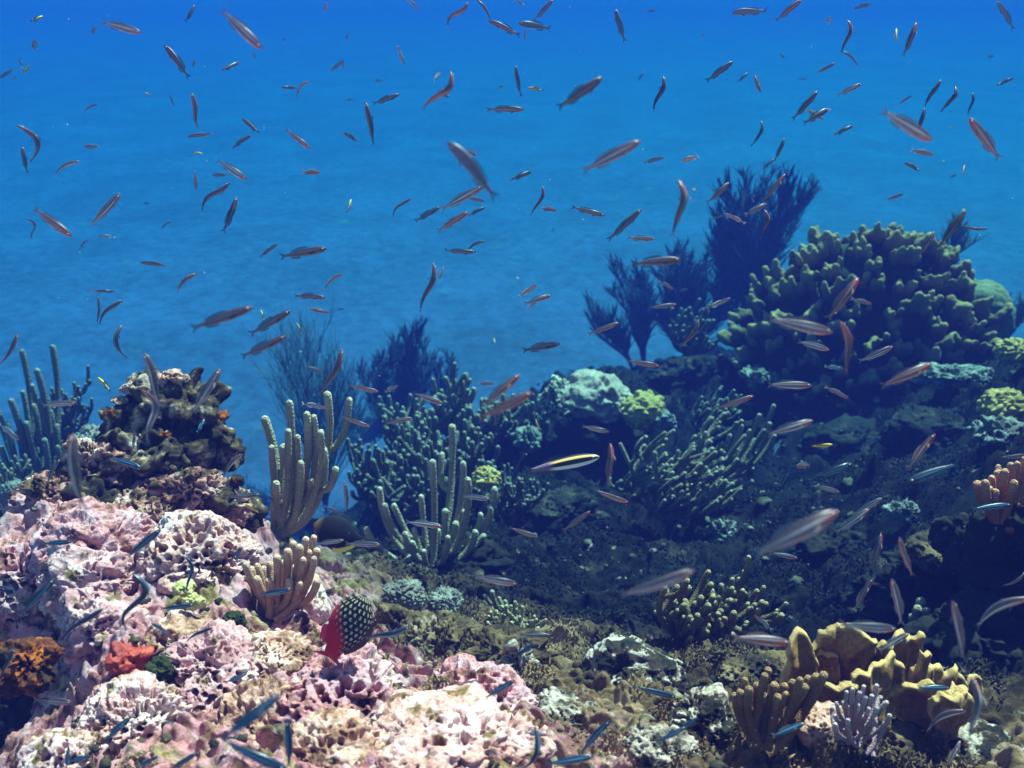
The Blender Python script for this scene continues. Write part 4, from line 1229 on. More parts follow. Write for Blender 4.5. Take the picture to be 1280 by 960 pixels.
def rubble():
    """broken coral fragments lying all over the reef: one uncountable mass"""
    r = np.random.default_rng(88)
    N = 3000
    a = r.uniform(-0.6, 0.6, N)
    rd = 0.68 * (4.8 / 0.68) ** (r.uniform(0, 1, N))
    vi = np.clip(np.searchsorted(rad, rd), 0, nr - 1) * na + np.clip(np.searchsorted(ang, a), 0, na - 1)
    p = G3[vi]
    ok = (p[:, 2] > 0.15) & (fbm(p * 4, 93, 3) > 0.08 - 0.4 * crust[vi])
    p, rd = p[ok], rd[ok]
    N = len(p)
    d, f = ico(2)
    sz = (0.0022 + 0.0022 * rd) * np.exp(r.normal(0, 0.55, N))
    nv = len(d)
    base = np.array([shape_rock(d, (1, 0.8, 0.6), 900 + k, 0.4, 0, 1, 0.2, 0) for k in range(16)])
    sh = base[r.integers(0, 16, N)]
    ca, sa = np.cos(r.uniform(0, 6.28, N)), np.sin(r.uniform(0, 6.28, N))
    n_ = np.hypot(ca, sa); ca /= n_; sa /= n_
    x = sh[:, :, 0] * ca[:, None] - sh[:, :, 1] * sa[:, None]
    y = sh[:, :, 0] * sa[:, None] + sh[:, :, 1] * ca[:, None]
    co = (np.stack([x, y, sh[:, :, 2]], -1) * sz[:, None, None] + p[:, None, :]).reshape(-1, 3)
    fc = (f[None] + (np.arange(N) * nv)[:, None, None]).reshape(-1, 3)
    return make_mesh('coral_rubble', co, fc)


M['rubble'] = mottle('coral_rubble', [(0.40, (0.02, 0.016, 0.012)), (0.52, (0.10, 0.075, 0.045)), (0.60, (0.28, 0.22, 0.16)), (0.70, (0.55, 0.47, 0.42)), (0.8, (0.75, 0.68, 0.62))], 9, [((0.5, 0.25, 0.25), 14, 0.6, 0.7)], (160, 0.004))
tag(link('coral_rubble', rubble(), M['rubble']), kind='stuff')


def specks():
    r = np.random.default_rng(66)
    d, f = ico(1)
    N = 240
    c = np.array([at(r.uniform(-60, 1340), r.uniform(-40, 1000), dd) for dd in 0.8 * (4.5 / 0.8) ** r.uniform(0, 1, N)])
    sz = 0.0006 * np.exp(r.normal(0, 0.4, N))
    co = (d[None] * sz[:, None, None] + c[:, None]).reshape(-1, 3)
    fc = (f[None] + (np.arange(N) * len(d))[:, None, None]).reshape(-1, 3)
    return make_mesh('drifting_specks', co, fc)


M['specks'] = mottle('drifting_specks', [(0.3, (0.5, 0.48, 0.44)), (0.7, (0.8, 0.78, 0.74))], 5)

# ------------------------------------------------------------------ fish
def fish_mat(name, back, stripe, side, belly, head, rough=0.35, glow=(0.45, 0.22, 0.24), trans=0.42, metal=0.1, clear=0.22):
    m, nt, b = new_mat(name)
    a = nt.nodes.new('ShaderNodeAttribute')
    a.attribute_name = 'fishuv'
    sp = nt.nodes.new('ShaderNodeSeparateXYZ')
    nt.links.new(a.outputs['Vector'], sp.inputs[0])
    wob_ = mathn(nt, 'MULTIPLY', mathn(nt, 'SUBTRACT', noise(nt, 60, 3), 0.5), 0.25)
    v = mathn(nt, 'ADD', mathn(nt, 'MULTIPLY', mathn(nt, 'ADD', sp.outputs[1], 1.0), 0.5), wob_)
    col = ramp(nt, v, [(0.12, belly), (0.36, side), (0.50, side), (0.58, stripe), (0.66, stripe), (0.74, back), (1.0, back)])
    hd = ramp(nt, sp.outputs[0], [(0.10, (1, 1, 1)), (0.30, (0, 0, 0))])
    low = ramp(nt, v, [(0.55, (1, 1, 1)), (0.75, (0, 0, 0))])
    col = mix(nt, mathn(nt, 'MULTIPLY', hd, low), col, head)
    oi = nt.nodes.new('ShaderNodeObjectInfo')
    col = mix(nt, 0.45, col, ramp(nt, oi.outputs['Random'], [(0.0, (0.55, 0.6, 0.75)), (0.5, (1, 1, 1)), (1.0, (1.0, 0.72, 0.68))]), 'MULTIPLY')
    nt.links.new(col, b.inputs['Base Color'])
    b.inputs['Roughness'].default_value = rough
    b.inputs['Metallic'].default_value = metal
    b.inputs['Specular IOR Level'].default_value = 0.5
    # small fish are translucent: light from above glows through the flanks
    tl = nt.nodes.new('ShaderNodeBsdfTranslucent')
    nt.links.new(mix(nt, 0.5, col, glow), tl.inputs['Color'])
    ms = nt.nodes.new('ShaderNodeMixShader')
    ms.inputs[0].default_value = trans
    nt.links.new(b.outputs[0], ms.inputs[1])
    nt.links.new(tl.outputs[0], ms.inputs[2])
    tp = nt.nodes.new('ShaderNodeBsdfTransparent')
    m2 = nt.nodes.new('ShaderNodeMixShader')
    m2.inputs[0].default_value = clear
    nt.links.new(ms.outputs[0], m2.inputs[1])
    nt.links.new(tp.outputs[0], m2.inputs[2])
    nt.links.new(m2.outputs[0], nt.nodes['Material Output'].inputs['Surface'])
    return m


def fin_mat(name, col, alpha):
    m, nt, b = new_mat(name)
    c = ramp(nt, noise(nt, 120, 3), [(0.3, tuple(x * 0.7 for x in col)), (0.7, col)])
    nt.links.new(c, b.inputs['Base Color'])
    b.inputs['Alpha'].default_value = alpha
    b.inputs['Roughness'].default_value = 0.4
    return m


FM = {
    'r': fish_mat('fish_reddish', (0.07, 0.07, 0.12), (0.55, 0.46, 0.52), (0.26, 0.12, 0.13), (0.38, 0.26, 0.27), (0.58, 0.08, 0.07), glow=(0.42, 0.18, 0.17), trans=0.40),
    'd': fish_mat('fish_dark', (0.045, 0.06, 0.11), (0.26, 0.30, 0.40), (0.12, 0.10, 0.14), (0.20, 0.15, 0.17), (0.20, 0.07, 0.07), glow=(0.25, 0.12, 0.14), trans=0.35),
    's': fish_mat('fish_silver', (0.035, 0.04, 0.08), (0.85, 0.84, 0.88), (0.17, 0.12, 0.16), (0.38, 0.32, 0.36), (0.5, 0.14, 0.14), glow=(0.32, 0.20, 0.26), trans=0.34, clear=0.28),
    'b': fish_mat('fish_blue', (0.022, 0.035, 0.075), (0.10, 0.36, 0.58), (0.05, 0.09, 0.18), (0.22, 0.26, 0.34), (0.05, 0.05, 0.09), rough=0.28, glow=(0.1, 0.12, 0.2), trans=0.2, clear=0.06),
    'y': fish_mat('fish_yellow', (0.75, 0.55, 0.06), (0.01, 0.01, 0.01), (0.8, 0.62, 0.2), (0.85, 0.8, 0.65), (0.6, 0.45, 0.1), glow=(0.7, 0.5, 0.1), trans=0.2, clear=0.0),
    'f': fish_mat('fish_faint', (0.07, 0.10, 0.18), (0.12, 0.16, 0.25), (0.12, 0.13, 0.2), (0.18, 0.18, 0.25), (0.16, 0.1, 0.12), glow=(0.15, 0.14, 0.25), trans=0.45),
}
FIN = {'r': fin_mat('fin_reddish', (0.45, 0.22, 0.2), 0.35), 'd': fin_mat('fin_dark', (0.06, 0.06, 0.09), 0.4), 's': fin_mat('fin_silver', (0.4, 0.34, 0.38), 0.35),
       'b': fin_mat('fin_blue', (0.14, 0.16, 0.2), 0.4), 'y': fin_mat('fin_yellow', (0.6, 0.5, 0.2), 0.5), 'f': fin_mat('fin_faint', (0.12, 0.14, 0.2), 0.35)}
EYE = new_mat('fish_eye')[0]
EYE.node_tree.nodes['Principled BSDF'].inputs['Base Color'].default_value = (0.006, 0.006, 0.008, 1)
EYE.node_tree.nodes['Principled BSDF'].inputs['Roughness'].default_value = 0.08
RIM = new_mat('fish_eye_rim')[0]
RIM.node_tree.nodes['Principled BSDF'].inputs['Base Color'].default_value = (0.75, 0.72, 0.68, 1)
RIM.node_tree.nodes['Principled BSDF'].inputs['Metallic'].default_value = 0.5

PROFILE = np.array([[0, .012], [.02, .028], [.06, .048], [.12, .066], [.2, .080], [.3, .087], [.42, .085], [.55, .074], [.68, .057], [.78, .040], [.86, .028], [.90, .026]])


def spine(t, bend, sbend):
    y = bend * 4 * t * (1 - t) + sbend * np.sin(2 * np.pi * t)
    dy = bend * 4 * (1 - 2 * t) + sbend * 2 * np.pi * np.cos(2 * np.pi * t)
    return y, np.arctan(dy)


def bentpt(t, lat, z, bend, sbend):
    """point at body station t with lateral offset lat and height z (body length 1, head at 0)"""
    t = np.asarray(t, float)
    y, ph = spine(t, bend, sbend)
    return np.stack([t - lat * np.sin(ph), y + lat * np.cos(ph), z + 0 * t], -1)


def fish_meshes(bend=0, sbend=0, fat=1.0, wide=0.62, prof=PROFILE, seg=12, tail=(0.085, 0.55), fork=0.5, dorsal=(0.36, 0.74, 0.045), anal=(0.55, 0.76, 0.04), whole=False):
    ts = np.concatenate([np.linspace(0, 0.1, 5), np.linspace(0.14, 0.9, 16)])
    h = np.interp(ts, prof[:, 0], prof[:, 1]) * fat
    a = np.linspace(0, 2 * np.pi, seg, endpoint=False)
    lat = h[:, None] * wide * np.cos(a)[None]
    zz = h[:, None] * np.sin(a)[None] * np.where(np.sin(a) > 0, 1.0, 0.96)[None]
    tt = ts[:, None] + 0 * lat
    co = bentpt(tt.ravel(), lat.ravel(), zz.ravel(), bend, sbend)
    uv = np.column_stack([tt.ravel(), np.tile(np.sin(a), len(ts)), np.zeros(tt.size)])
    n = len(ts)
    i = np.arange(n - 1)[:, None] * seg + np.arange(seg)[None]
    j = np.arange(n - 1)[:, None] * seg + (np.arange(seg)[None] + 1) % seg
    q = np.stack([i, j, j + seg, i + seg], -1).reshape(-1, 4)
    co = np.vstack([co, bentpt(np.array([-0.006]), 0, 0, bend, sbend), bentpt(np.array([0.905]), 0, 0, bend, sbend)])
    uv = np.vstack([uv, [0, 0, 0], [0.9, 0, 0]])
    e = n * seg
    t1 = np.stack([np.full(seg, e), (np.arange(seg) + 1) % seg, np.arange(seg)], 1)
    l = (n - 1) * seg
    t2 = np.stack([np.full(seg, e + 1), l + np.arange(seg), l + (np.arange(seg) + 1) % seg], 1)
    body = (co, q, np.vstack([t1, t2]), uv)

    def sheet(rows):
        """fin: rows of (t, z) pairs -> thin closed blade"""
        rows = np.array(rows)
        nr_, nc = rows.shape[:2]
        P_ = []
        for sgn in (-1, 1):
            P_.append(bentpt(rows[..., 0].ravel(), np.full(nr_ * nc, sgn * 0.0025), rows[..., 1].ravel(), bend, sbend))
        c = np.vstack(P_)
        k = np.arange(nr_ * nc).reshape(nr_, nc)
        q1 = np.stack([k[:-1, :-1], k[:-1, 1:], k[1:, 1:], k[1:, :-1]], -1).reshape(-1, 4)
        return c, np.vstack([q1, q1[:, ::-1] + nr_ * nc])
    hh, sweep = tail
    rows = []
    for u in np.linspace(-1, 1, 9):
        r0 = (0.875, 0.022 * fat * u)
        end = 1.0 - fork * 0.085 * (1 - abs(u)) * 1.2
        r1 = (0.875 + (end - 0.875) * 0.5, u * (0.022 * fat + (hh * fat - 0.022 * fat) * 0.55))
        r2 = (end, u * hh * fat)
        rows.append([r0, r1, r2])
    fins = {'tail_fin': sheet(rows)}
    hb = lambda t: np.interp(t, prof[:, 0], prof[:, 1]) * fat
    d0, d1, dh = dorsal
    rows = [[(t, hb(t) * 0.9), (t + 0.02, hb(t) + dh * fat * math.sin(math.pi * min(1, (k + 0.8) / 8.6)) ** 0.7)] for k, t in enumerate(np.linspace(d0, d1, 8))]
    fins['dorsal_fin'] = sheet(rows)
    d0, d1, dh = anal
    rows = [[(t, -hb(t) * 0.86), (t + 0.025, -hb(t) - dh * fat * math.sin(math.pi * min(1, (k + 0.8) / 6.6)) ** 0.7)] for k, t in enumerate(np.linspace(d0, d1, 6))]
    fins['anal_fin'] = sheet(rows)
    return body, fins


def pect(side, bend, sbend, fat, wide, t0=0.25, L=0.12):
    h = np.interp(t0, PROFILE[:, 0], PROFILE[:, 1]) * fat
    P_ = []
    for k in (-0.004, 0.004):
        for (dt, dl, dzz) in ((0, 0, .012), (0, 0, -.012), (L * .55, .5 * L, .018), (L * .6, .45 * L, -.03), (L, .62 * L, 0.0), (L * .9, .5 * L, -.03)):
            P_.append((t0 + dt, side * (h * wide * 0.92 + dl), -0.25 * h + dzz * 1.0 + k))
    P_ = np.array(P_)
    c = bentpt(P_[:, 0], P_[:, 1], P_[:, 2], bend, sbend)
    q = np.array([[0, 1, 3, 2], [2, 3, 5, 4]])
    return c, np.vstack([q, q[:, ::-1] + 6])


DG = bpy.context.evaluated_depsgraph_get()
DG.update()
HAZE_OB = haze


def scene_depth(px, py):
    """distance along the view axis to the first solid thing at a pixel"""
    o = Vector(CAM); dv = Vector(ray(px, py)).normalized()
    for _ in range(6):
        hit, loc, nrm, ix, ob, mt = sc.ray_cast(DG, o, dv)
        if not hit:
            return 99.0
        if ob.name.startswith('haze'):
            o = loc + dv * 0.01
            continue
        return float((np.array(loc) - CAM) @ FWD)
    return 99.0


# crop origin -> rows: head x, y, tail x, y (crop pixels), kind, bend, s-bend, foreshortening deg
K = 1 / 2.977
FISH = {
 (0, 0): """160 60 112 78 y .05 0 30|525 122 375 80 s 0 0 0|725 18 688 82 d .04 0 20|975 182 822 35 s .02 0 0|1215 10 1212 45 r 0 0 70|1065 145 1045 147 f 0 0 50|612 168 705 292 d .03 0 0|890 232 822 262 d .02 0 40
 1278 225 1230 265 f 0 0 30|1150 303 1104 366 r -.16 0 30|1048 325 1112 328 d 0 0 30|0 290 52 256 d 0 0 0|70 222 76 262 d .1 0 40|108 243 74 268 y .12 0 40|62 284 28 298 r .08 0 30|540 345 566 358 y 0 0 50|632 355 648 398 f 0 0 30
 366 390 312 420 d -.12 0 20|712 345 735 482 r .02 .03 0|697 510 792 495 d 0 .02 0|60 465 100 615 d .24 .03 0|84 545 103 645 d -.04 0 0|315 547 369 545 d 0 0 55|298 602 205 652 s -.14 0 0|900 440 966 496 d .03 0 20
 935 502 862 552 d -.05 0 20|1155 553 1060 478 r .02 0 0|752 572 708 580 y -.12 0 30|729 706 725 634 r 0 0 20|918 668 806 592 s .03 0 0|790 652 850 650 d 0 0 30|856 680 752 790 d -.12 .06 0|880 735 828 866 d .06 0 0
 1190 642 1124 640 r 0 0 55|446 720 335 840 s .03 0 0|268 880 124 772 r .02 0 0|95 810 122 896 d .12 .08 0|330 892 297 942 s -.16 0 20|364 880 430 884 s .06 0 20|640 825 597 858 d -.12 0 30|1215 925 1040 956 d -.02 0 0|1032 908 965 958 d -.03 0 0
 535 756 556 757 f 0 0 50|130 150 130 185 f 0 0 70|350 100 348 130 f 0 0 70|722 225 722 250 f 0 0 70|945 195 945 220 f 0 0 70|""",
 (425, 0): """292 32 250 -4 r 0 0 30|476 8 404 108 r -.10 .10 0|508 0 562 82 d .10 0 0|552 78 672 132 d .03 .02 0|686 24 652 -4 r 0 0 40|792 -2 718 78 r .05 0 0|664 86 786 106 f 0 0 20|690 108 688 156 r 0 0 40|1026 34 1062 158 f -.05 0 0
 28 125 24 148 f 0 0 65|10 225 12 258 f 0 0 65|158 298 128 303 f 0 0 40|52 369 20 371 f 0 0 40|240 242 214 168 r .03 0 20|412 264 304 410 r .14 .08 0|408 362 362 336 d 0 0 30|372 270 350 300 r 0 0 60|221 350 120 386 d .03 0 10|94 382 124 542 d .03 0 0
 655 243 676 362 d -.05 0 0|698 328 756 338 y .06 0 20|684 408 544 408 d -.02 0 0|976 288 808 403 d .02 0 0|890 312 868 330 d 0 0 60|1202 283 1168 420 d .03 .06 0|14 494 66 526 d .03 0 40|400 530 584 742 f .04 .02 0|508 578 470 555 r 0 0 60|712 638 634 668 d .03 0 30
 1118 524 898 640 s .02 0 0|1206 585 1128 606 f 0 0 30|41 742 22 792 y .06 0 20|266 740 198 814 d -.18 .04 0|532 694 374 782 s .01 0 0|372 770 278 824 d .02 0 0|538 748 470 736 d 0 0 40|541 770 475 802 d .02 0 20|477 788 362 860 r .03 0 0|752 690 708 806 r .10 .05 0
 806 784 748 774 r 0 0 50|986 802 860 768 d .03 0 0|1121 778 994 896 d .01 0 0|1170 890 1068 884 r .02 0 30|1256 668 1236 884 r .10 .04 0|540 898 470 944 d -.16 0 10|505 936 386 928 d .06 0 0|612 314 588 330 y 0 0 40|1132 268 1108 300 f 0 0 20|798 850 784 866 f 0 0 50|
 |1175 40 1142 42 f 0 0 50||||1036 722 1030 738 f 0 0 60""",
 (850, 0): """194 48 326 38 f 0 .02 0|452 -2 354 78 r .02 0 0|648 32 718 12 f 0 0 30|1180 6 1242 112 f .04 0 0|622 74 598 205 r .10 .05 0|604 192 662 252 d .12 0 0|578 234 506 272 d .03 0 10|806 104 806 156 f 0 0 40|880 84 828 212 r .04 0 0|556 62 554 88 r 0 0 70
 197 228 95 303 d .03 0 0|256 270 212 306 d 0 0 20|300 344 276 272 r .03 0 30|676 312 582 356 s .02 0 0|512 338 416 446 d .03 0 0|532 444 466 404 r 0 0 30|552 404 458 460 d .03 0 10|862 355 808 391 d 0 0 20|971 296 910 402 d -.03 .03 0|912 402 880 496 d .03 0 0
 1022 320 968 420 d .10 .04 0|1242 290 1176 318 d 0 0 20|1086 343 1070 430 d .06 .03 0|1078 440 1192 594 r -.05 0 0|938 524 748 408 s .03 0 0|942 576 858 558 r 0 0 30|1026 468 1000 474 s 0 0 50|300 448 262 546 d .14 .03 0|644 468 570 502 d .02 0 10|387 514 352 600 d .03 .02 0|352 590 308 630 d .02 0 10
 8 600 70 580 r 0 0 55|834 606 894 638 d .05 0 45|986 592 974 614 f 0 0 40|1062 612 1050 656 f 0 0 40|1028 650 1005 660 f 0 0 50|832 722 768 744 d 0 0 40|182 678 96 756 r .06 0 10|392 648 310 748 r .02 0 0|322 758 240 800 r .03 0 10|166 795 244 832 r .02 0 10|312 780 298 892 r .12 .06 0|155 805 108 818 d 0 0 20
 1062 778 956 926 d .03 0 0|1146 850 1038 834 d .08 0 0|946 862 886 956 r .03 0 0|440 293 472 294 f 0 0 40||1168 208 1144 212 f 0 0 50|374 196 388 218 f 0 0 50||85 122 86 140 f 0 0 65|""",
 (0, 320): """62 288 -6 408 r .08 0 0|522 24 622 36 d .02 0 0|732 66 658 136 r -.12 0 30|426 132 338 128 d .02 0 30|458 166 370 258 d -.14 .02 0|366 150 360 248 d .06 0 0|458 254 478 384 d -.18 0 0|940 190 708 272 d .02 .01 0|970 200 984 244 y 0 0 20|1104 250 1124 298 y .04 0 10|1080 204 928 292 d .02 0 0|1064 298 896 376 d .02 0 0
 1210 155 1094 148 d -.02 0 0|1224 212 1144 194 r .02 0 20|1280 198 1256 196 d 0 0 50|1278 68 1206 128 r -.14 0 10|1270 345 1184 520 r .08 .02 0|1200 432 1134 408 r .03 0 20|1212 566 1122 548 s 0 0 20|364 452 412 502 y 0 0 10|536 362 596 560 s .03 .02 0|818 422 714 586 s .03 0 0|528 498 552 704 s .10 .06 0
 284 545 156 556 s -.02 0 0|72 684 -4 624 s .02 0 0|272 662 312 940 s -.06 0 0|526 788 404 748 b .03 0 0|904 738 828 836 s -.12 0 0|968 888 844 898 d -.03 0 0|208 762 174 850 d .03 0 0|72 938 -2 940 d 0 0 0|500 655 524 728 s -.16 .05 20|912 922 966 958 y .03 0 20|1264 955 1206 930 r .02 0 20|762 606 732 656 b .06 0 30""",
 (425, 320): """347 26 298 214 r .04 .05 0|386 40 366 90 r .03 0 30|732 106 666 150 r .03 0 30|784 146 684 178 r .02 0 20|724 178 698 198 r 0 0 55|1268 14 1082 30 d -.04 0 0|1242 124 1186 92 r .02 0 30|1252 180 1150 192 r .02 0 10|1038 248 922 292 r .03 0 0|572 306 576 326 y 0 0 50
 818 326 678 352 d -.02 0 0|1188 408 1066 388 r .03 0 0|144 504 30 480 r .03 0 0|216 482 168 506 r .05 0 40|382 548 272 510 r .04 0 10|268 602 166 624 r .03 0 10|112 634 8 598 r .03 0 0|572 474 514 476 r 0 0 40|668 442 522 564 r .02 0 0|714 508 514 604 r .03 0 0|728 606 752 650 y -.10 0 0|1004 654 900 632 s .03 0 0|1006 698 996 858 r .03 .02 0
 1074 916 942 866 r .04 0 0|558 904 454 892 s .02 0 10|18 842 24 962 r .03 0 0|1290 335 1262 328 r 0 0 40""",
 (850, 320): """28 122 -2 132 r 0 0 30|188 156 98 194 s .03 0 10|664 82 546 238 r .04 0 0|714 178 636 158 r .04 0 20|568 284 322 236 s -.04 .02 0|556 350 438 318 s -.04 0 0|596 244 618 446 r .10 .03 0|792 336 662 392 s .04 0 0|608 418 538 410 s .04 0 20|628 530 538 486 r -.04 0 0|490 482 324 480 s -.03 0 0|274 520 136 566 r .04 0 0|934 402 742 486 r .05 0 0|68 236 -4 342 r .10 .02 0
 494 612 322 664 s .05 0 0|568 702 486 708 y .03 0 20|436 780 484 778 r 0 0 68|640 772 492 820 b .05 0 0|594 878 486 854 s -.03 0 0|848 842 1040 772 b .04 0 0|950 662 846 794 r .03 .02 0|752 900 638 964 s .03 0 0|596 952 486 952 r .02 0 0|1288 740 1186 748 r .05 0 0|1232 926 1086 942 b .03 0 0|346 748 376 684 b .05 0 20""",
 (0, 638): """268 116 158 124 b .03 0 10|598 70 472 174 b .02 0 0|-6 282 52 296 b 0 0 0|204 254 72 394 b .03 .02 0|690 176 694 308 b .10 .05 0|892 138 880 192 b .03 0 40|492 234 476 452 b .10 .17 0|722 350 594 364 b .05 0 0|564 420 620 454 b 0 0 20|384 366 224 506 b -.09 .03 0|792 436 690 494 b -.07 .02 0|1086 292 958 314 b .03 0 0|52 512 -4 626 b .03 0 0|268 716 122 704 s -.02 0 0|918 608 836 640 b .03 0 20
 488 766 386 862 b .03 0 0|1042 682 818 856 b .04 .02 0|1066 962 838 856 b .03 0 0|1068 782 1074 960 b .03 0 0|256 876 246 966 b 0 0 0|342 914 254 936 b -.03 0 0|588 914 508 956 b .03 0 0|732 902 634 966 b .02 0 0|1280 110 1176 124 s .03 0 0""",
 (425, 638): """152 128 18 124 s -.02 0 0|380 60 242 42 s .03 0 0|738 98 628 62 r .03 0 0|932 2 828 76 r .03 0 0|658 272 502 242 s .04 0 0|258 426 92 478 b .05 .03 0|728 492 636 554 b .03 0 0|784 464 666 462 d -.03 0 0|652 632 538 700 b .04 0 0|1248 694 1096 652 b .03 0 0|1318 222 1036 314 s .04 0 0|724 800 660 966 b .22 0 0|1004 782 892 910 b -.04 0 0|944 914 766 944 b -.02 0 0|1286 806 1172 864 b .03 0 0|774 836 686 828 d .02 0 0""",
 (850, 638): """586 2 266 166 s .05 0 0|704 -6 576 84 s .03 0 0|438 178 336 158 r .03 0 0|748 86 712 220 r .03 .02 0|816 100 868 246 r -.04 0 0|718 254 646 376 r .06 0 0|788 256 824 428 s .04 0 0|804 440 586 420 s .03 0 0|410 494 194 472 r .03 0 0|852 458 740 524 s .03 0 0|1014 338 1054 556 s .03 0 0|1300 330 1104 440 s -.08 0 0|1285 228 1196 280 r .08 0 0
 1004 662 882 660 b .03 0 0|464 792 342 840 b .03 0 0|1086 620 1074 862 s .05 .02 0|1066 748 916 830 s -.10 0 0|1044 856 984 960 r .04 0 20|64 770 -6 820 b .03 0 0|278 392 344 446 s .05 0 0""",
}

LM = [(205, 490, 'the dark knoll'), (365, 570, 'the thick fingered sea rod'), (510, 440, 'the round topped gorgonian'), (745, 495, 'the boulder coral'), (805, 512, 'the bright lime coral'), (1085, 400, 'the lobed mound'),
      (925, 290, 'the towering gorgonian'), (1215, 400, 'the dome coral'), (845, 600, 'the wide bushy sea rods'), (540, 640, 'the long curling fingers'), (350, 715, 'the tan finger coral'), (248, 690, 'the holed dome rock'),
      (37, 825, 'the orange sponge'), (157, 826, 'the red sponge'), (432, 785, 'the spotted red fish'), (890, 750, 'the brown bushy sea rod'), (1090, 850, 'the yellow folded coral'), (970, 880, 'the fluted coral'), (1075, 892, 'the white branching coral'),
      (1250, 612, 'the rusty finger coral'), (1240, 710, 'the dark overhang'), (600, 880, 'the long holed pink rock'), (780, 835, 'the craggy rock with white caps'), (110, 690, 'the large rounded pink rock'), (172, 900, 'the bottom left pitted rock'),
      (715, 572, 'the black striped wrasse'), (640, 785, 'the small pale sea rod'), (40, 520, 'the left edge sea rods'), (390, 470, 'the blue whip colony'), (775, 385, 'the slender gorgonian'), (850, 370, 'the dense gorgonian clump'), (262, 846, 'the riddled lilac rock'),
      (1250, 510, 'the pale yellow knobbly coral'), (720, 690, 'the mossy rocks midway')]
HEAD8 = ['right', 'up right', 'up', 'up left', 'left', 'down left', 'down', 'down right']
KIND = {'r': 'reddish', 'd': 'dark', 's': 'silvery', 'b': 'blue striped', 'y': 'yellow striped', 'f': 'hazy blue'}
rf = np.random.default_rng(99)


def side_word(dx, dy):
    if abs(dx) < 0.5 * abs(dy):
        return 'above' if dy < 0 else 'below'
    if abs(dy) < 0.5 * abs(dx):
        return 'left of' if dx < 0 else 'right of'
    return ('above left of' if dx < 0 else 'above right of') if dy < 0 else ('below left of' if dx < 0 else 'below right of')


def region(x, y):
    col = ['far left', 'left of centre', 'centre', 'right of centre', 'far right'][min(4, max(0, int(x / 256)))]
    row = 'by top edge' if y < 60 else ('in high water' if y < 160 else ('in upper water' if y < 270 else 'over open sand'))
    return row + ', ' + col


records = []
for (ox, oy), txt in FISH.items():
    for row in txt.replace('\n', '|').split('|'):
        w = row.split()
        if len(w) < 8:
            continue
        hx, hy, tx, ty = [float(v) for v in w[:4]]
        records.append([ox + hx * K, oy + hy * K, ox + tx * K, oy + ty * K, w[4], float(w[5]), float(w[6]), float(w[7])])

print('FISH', len(records))
# ---- labels: look + heading + what it swims beside; ranks only where those still coincide
labs = []
for (hx, hy, tx, ty, kd, be, sb, fs) in records:
    L = math.hypot(hx - tx, hy - ty)
    mx, my = (hx + tx) / 2, (hy + ty) / 2
    size = 'tiny' if L < 16 else 'small' if L < 32 else 'slim' if L < 56 else 'large'
    h = HEAD8[int(round((math.degrees(math.atan2(ty - hy, hx - tx)) % 360) / 45)) % 8]
    form = 'S curved ' if abs(sb) > .07 else 'curved ' if abs(be) >= .1 else ''
    best = min(LM, key=lambda l: math.hypot(mx - l[0], my - l[1]))
    dist_ = math.hypot(mx - best[0], my - best[1])
    if dist_ < 30:
        where = 'in front of ' + best[2]
    elif dist_ < 115 and my > 200:
        where = side_word(mx - best[0], my - best[1]) + ' ' + best[2]
    else:
        where = region(mx, my)
    look = 'foreshortened ' if fs >= 40 and not form else form
    labs.append([size, look + KIND[kd], f'fish heading {h}', where])


def lab_text(l):
    return f'{l[0]} {l[1]} {l[2]} {l[3]}'


from collections import defaultdict
grp = defaultdict(list)
for i, l in enumerate(labs):
    grp[lab_text(l)].append(i)
final = [None] * len(labs)
for text, ids in grp.items():
    if len(ids) == 1:
        final[ids[0]] = text
        continue
    xs = [(records[i][0] + records[i][2]) / 2 for i in ids]
    ys = [(records[i][1] + records[i][3]) / 2 for i in ids]
    horiz = (max(xs) - min(xs)) >= (max(ys) - min(ys))
    order = sorted(range(len(ids)), key=lambda k: xs[k] if horiz else ys[k])
    n_ = len(ids)
    if n_ == 2:
        words = ['left twin,', 'right twin,'] if horiz else ['upper twin,', 'lower twin,']
    else:
        words = (['leftmost', 'second leftmost', 'third leftmost', 'fourth leftmost', 'fifth leftmost', 'sixth leftmost'] if horiz else ['topmost', 'second topmost', 'third topmost', 'fourth topmost', 'fifth topmost', 'sixth topmost'])[:n_]
    for k, wd in zip(order, words):
        final[ids[k]] = wd + ' ' + text


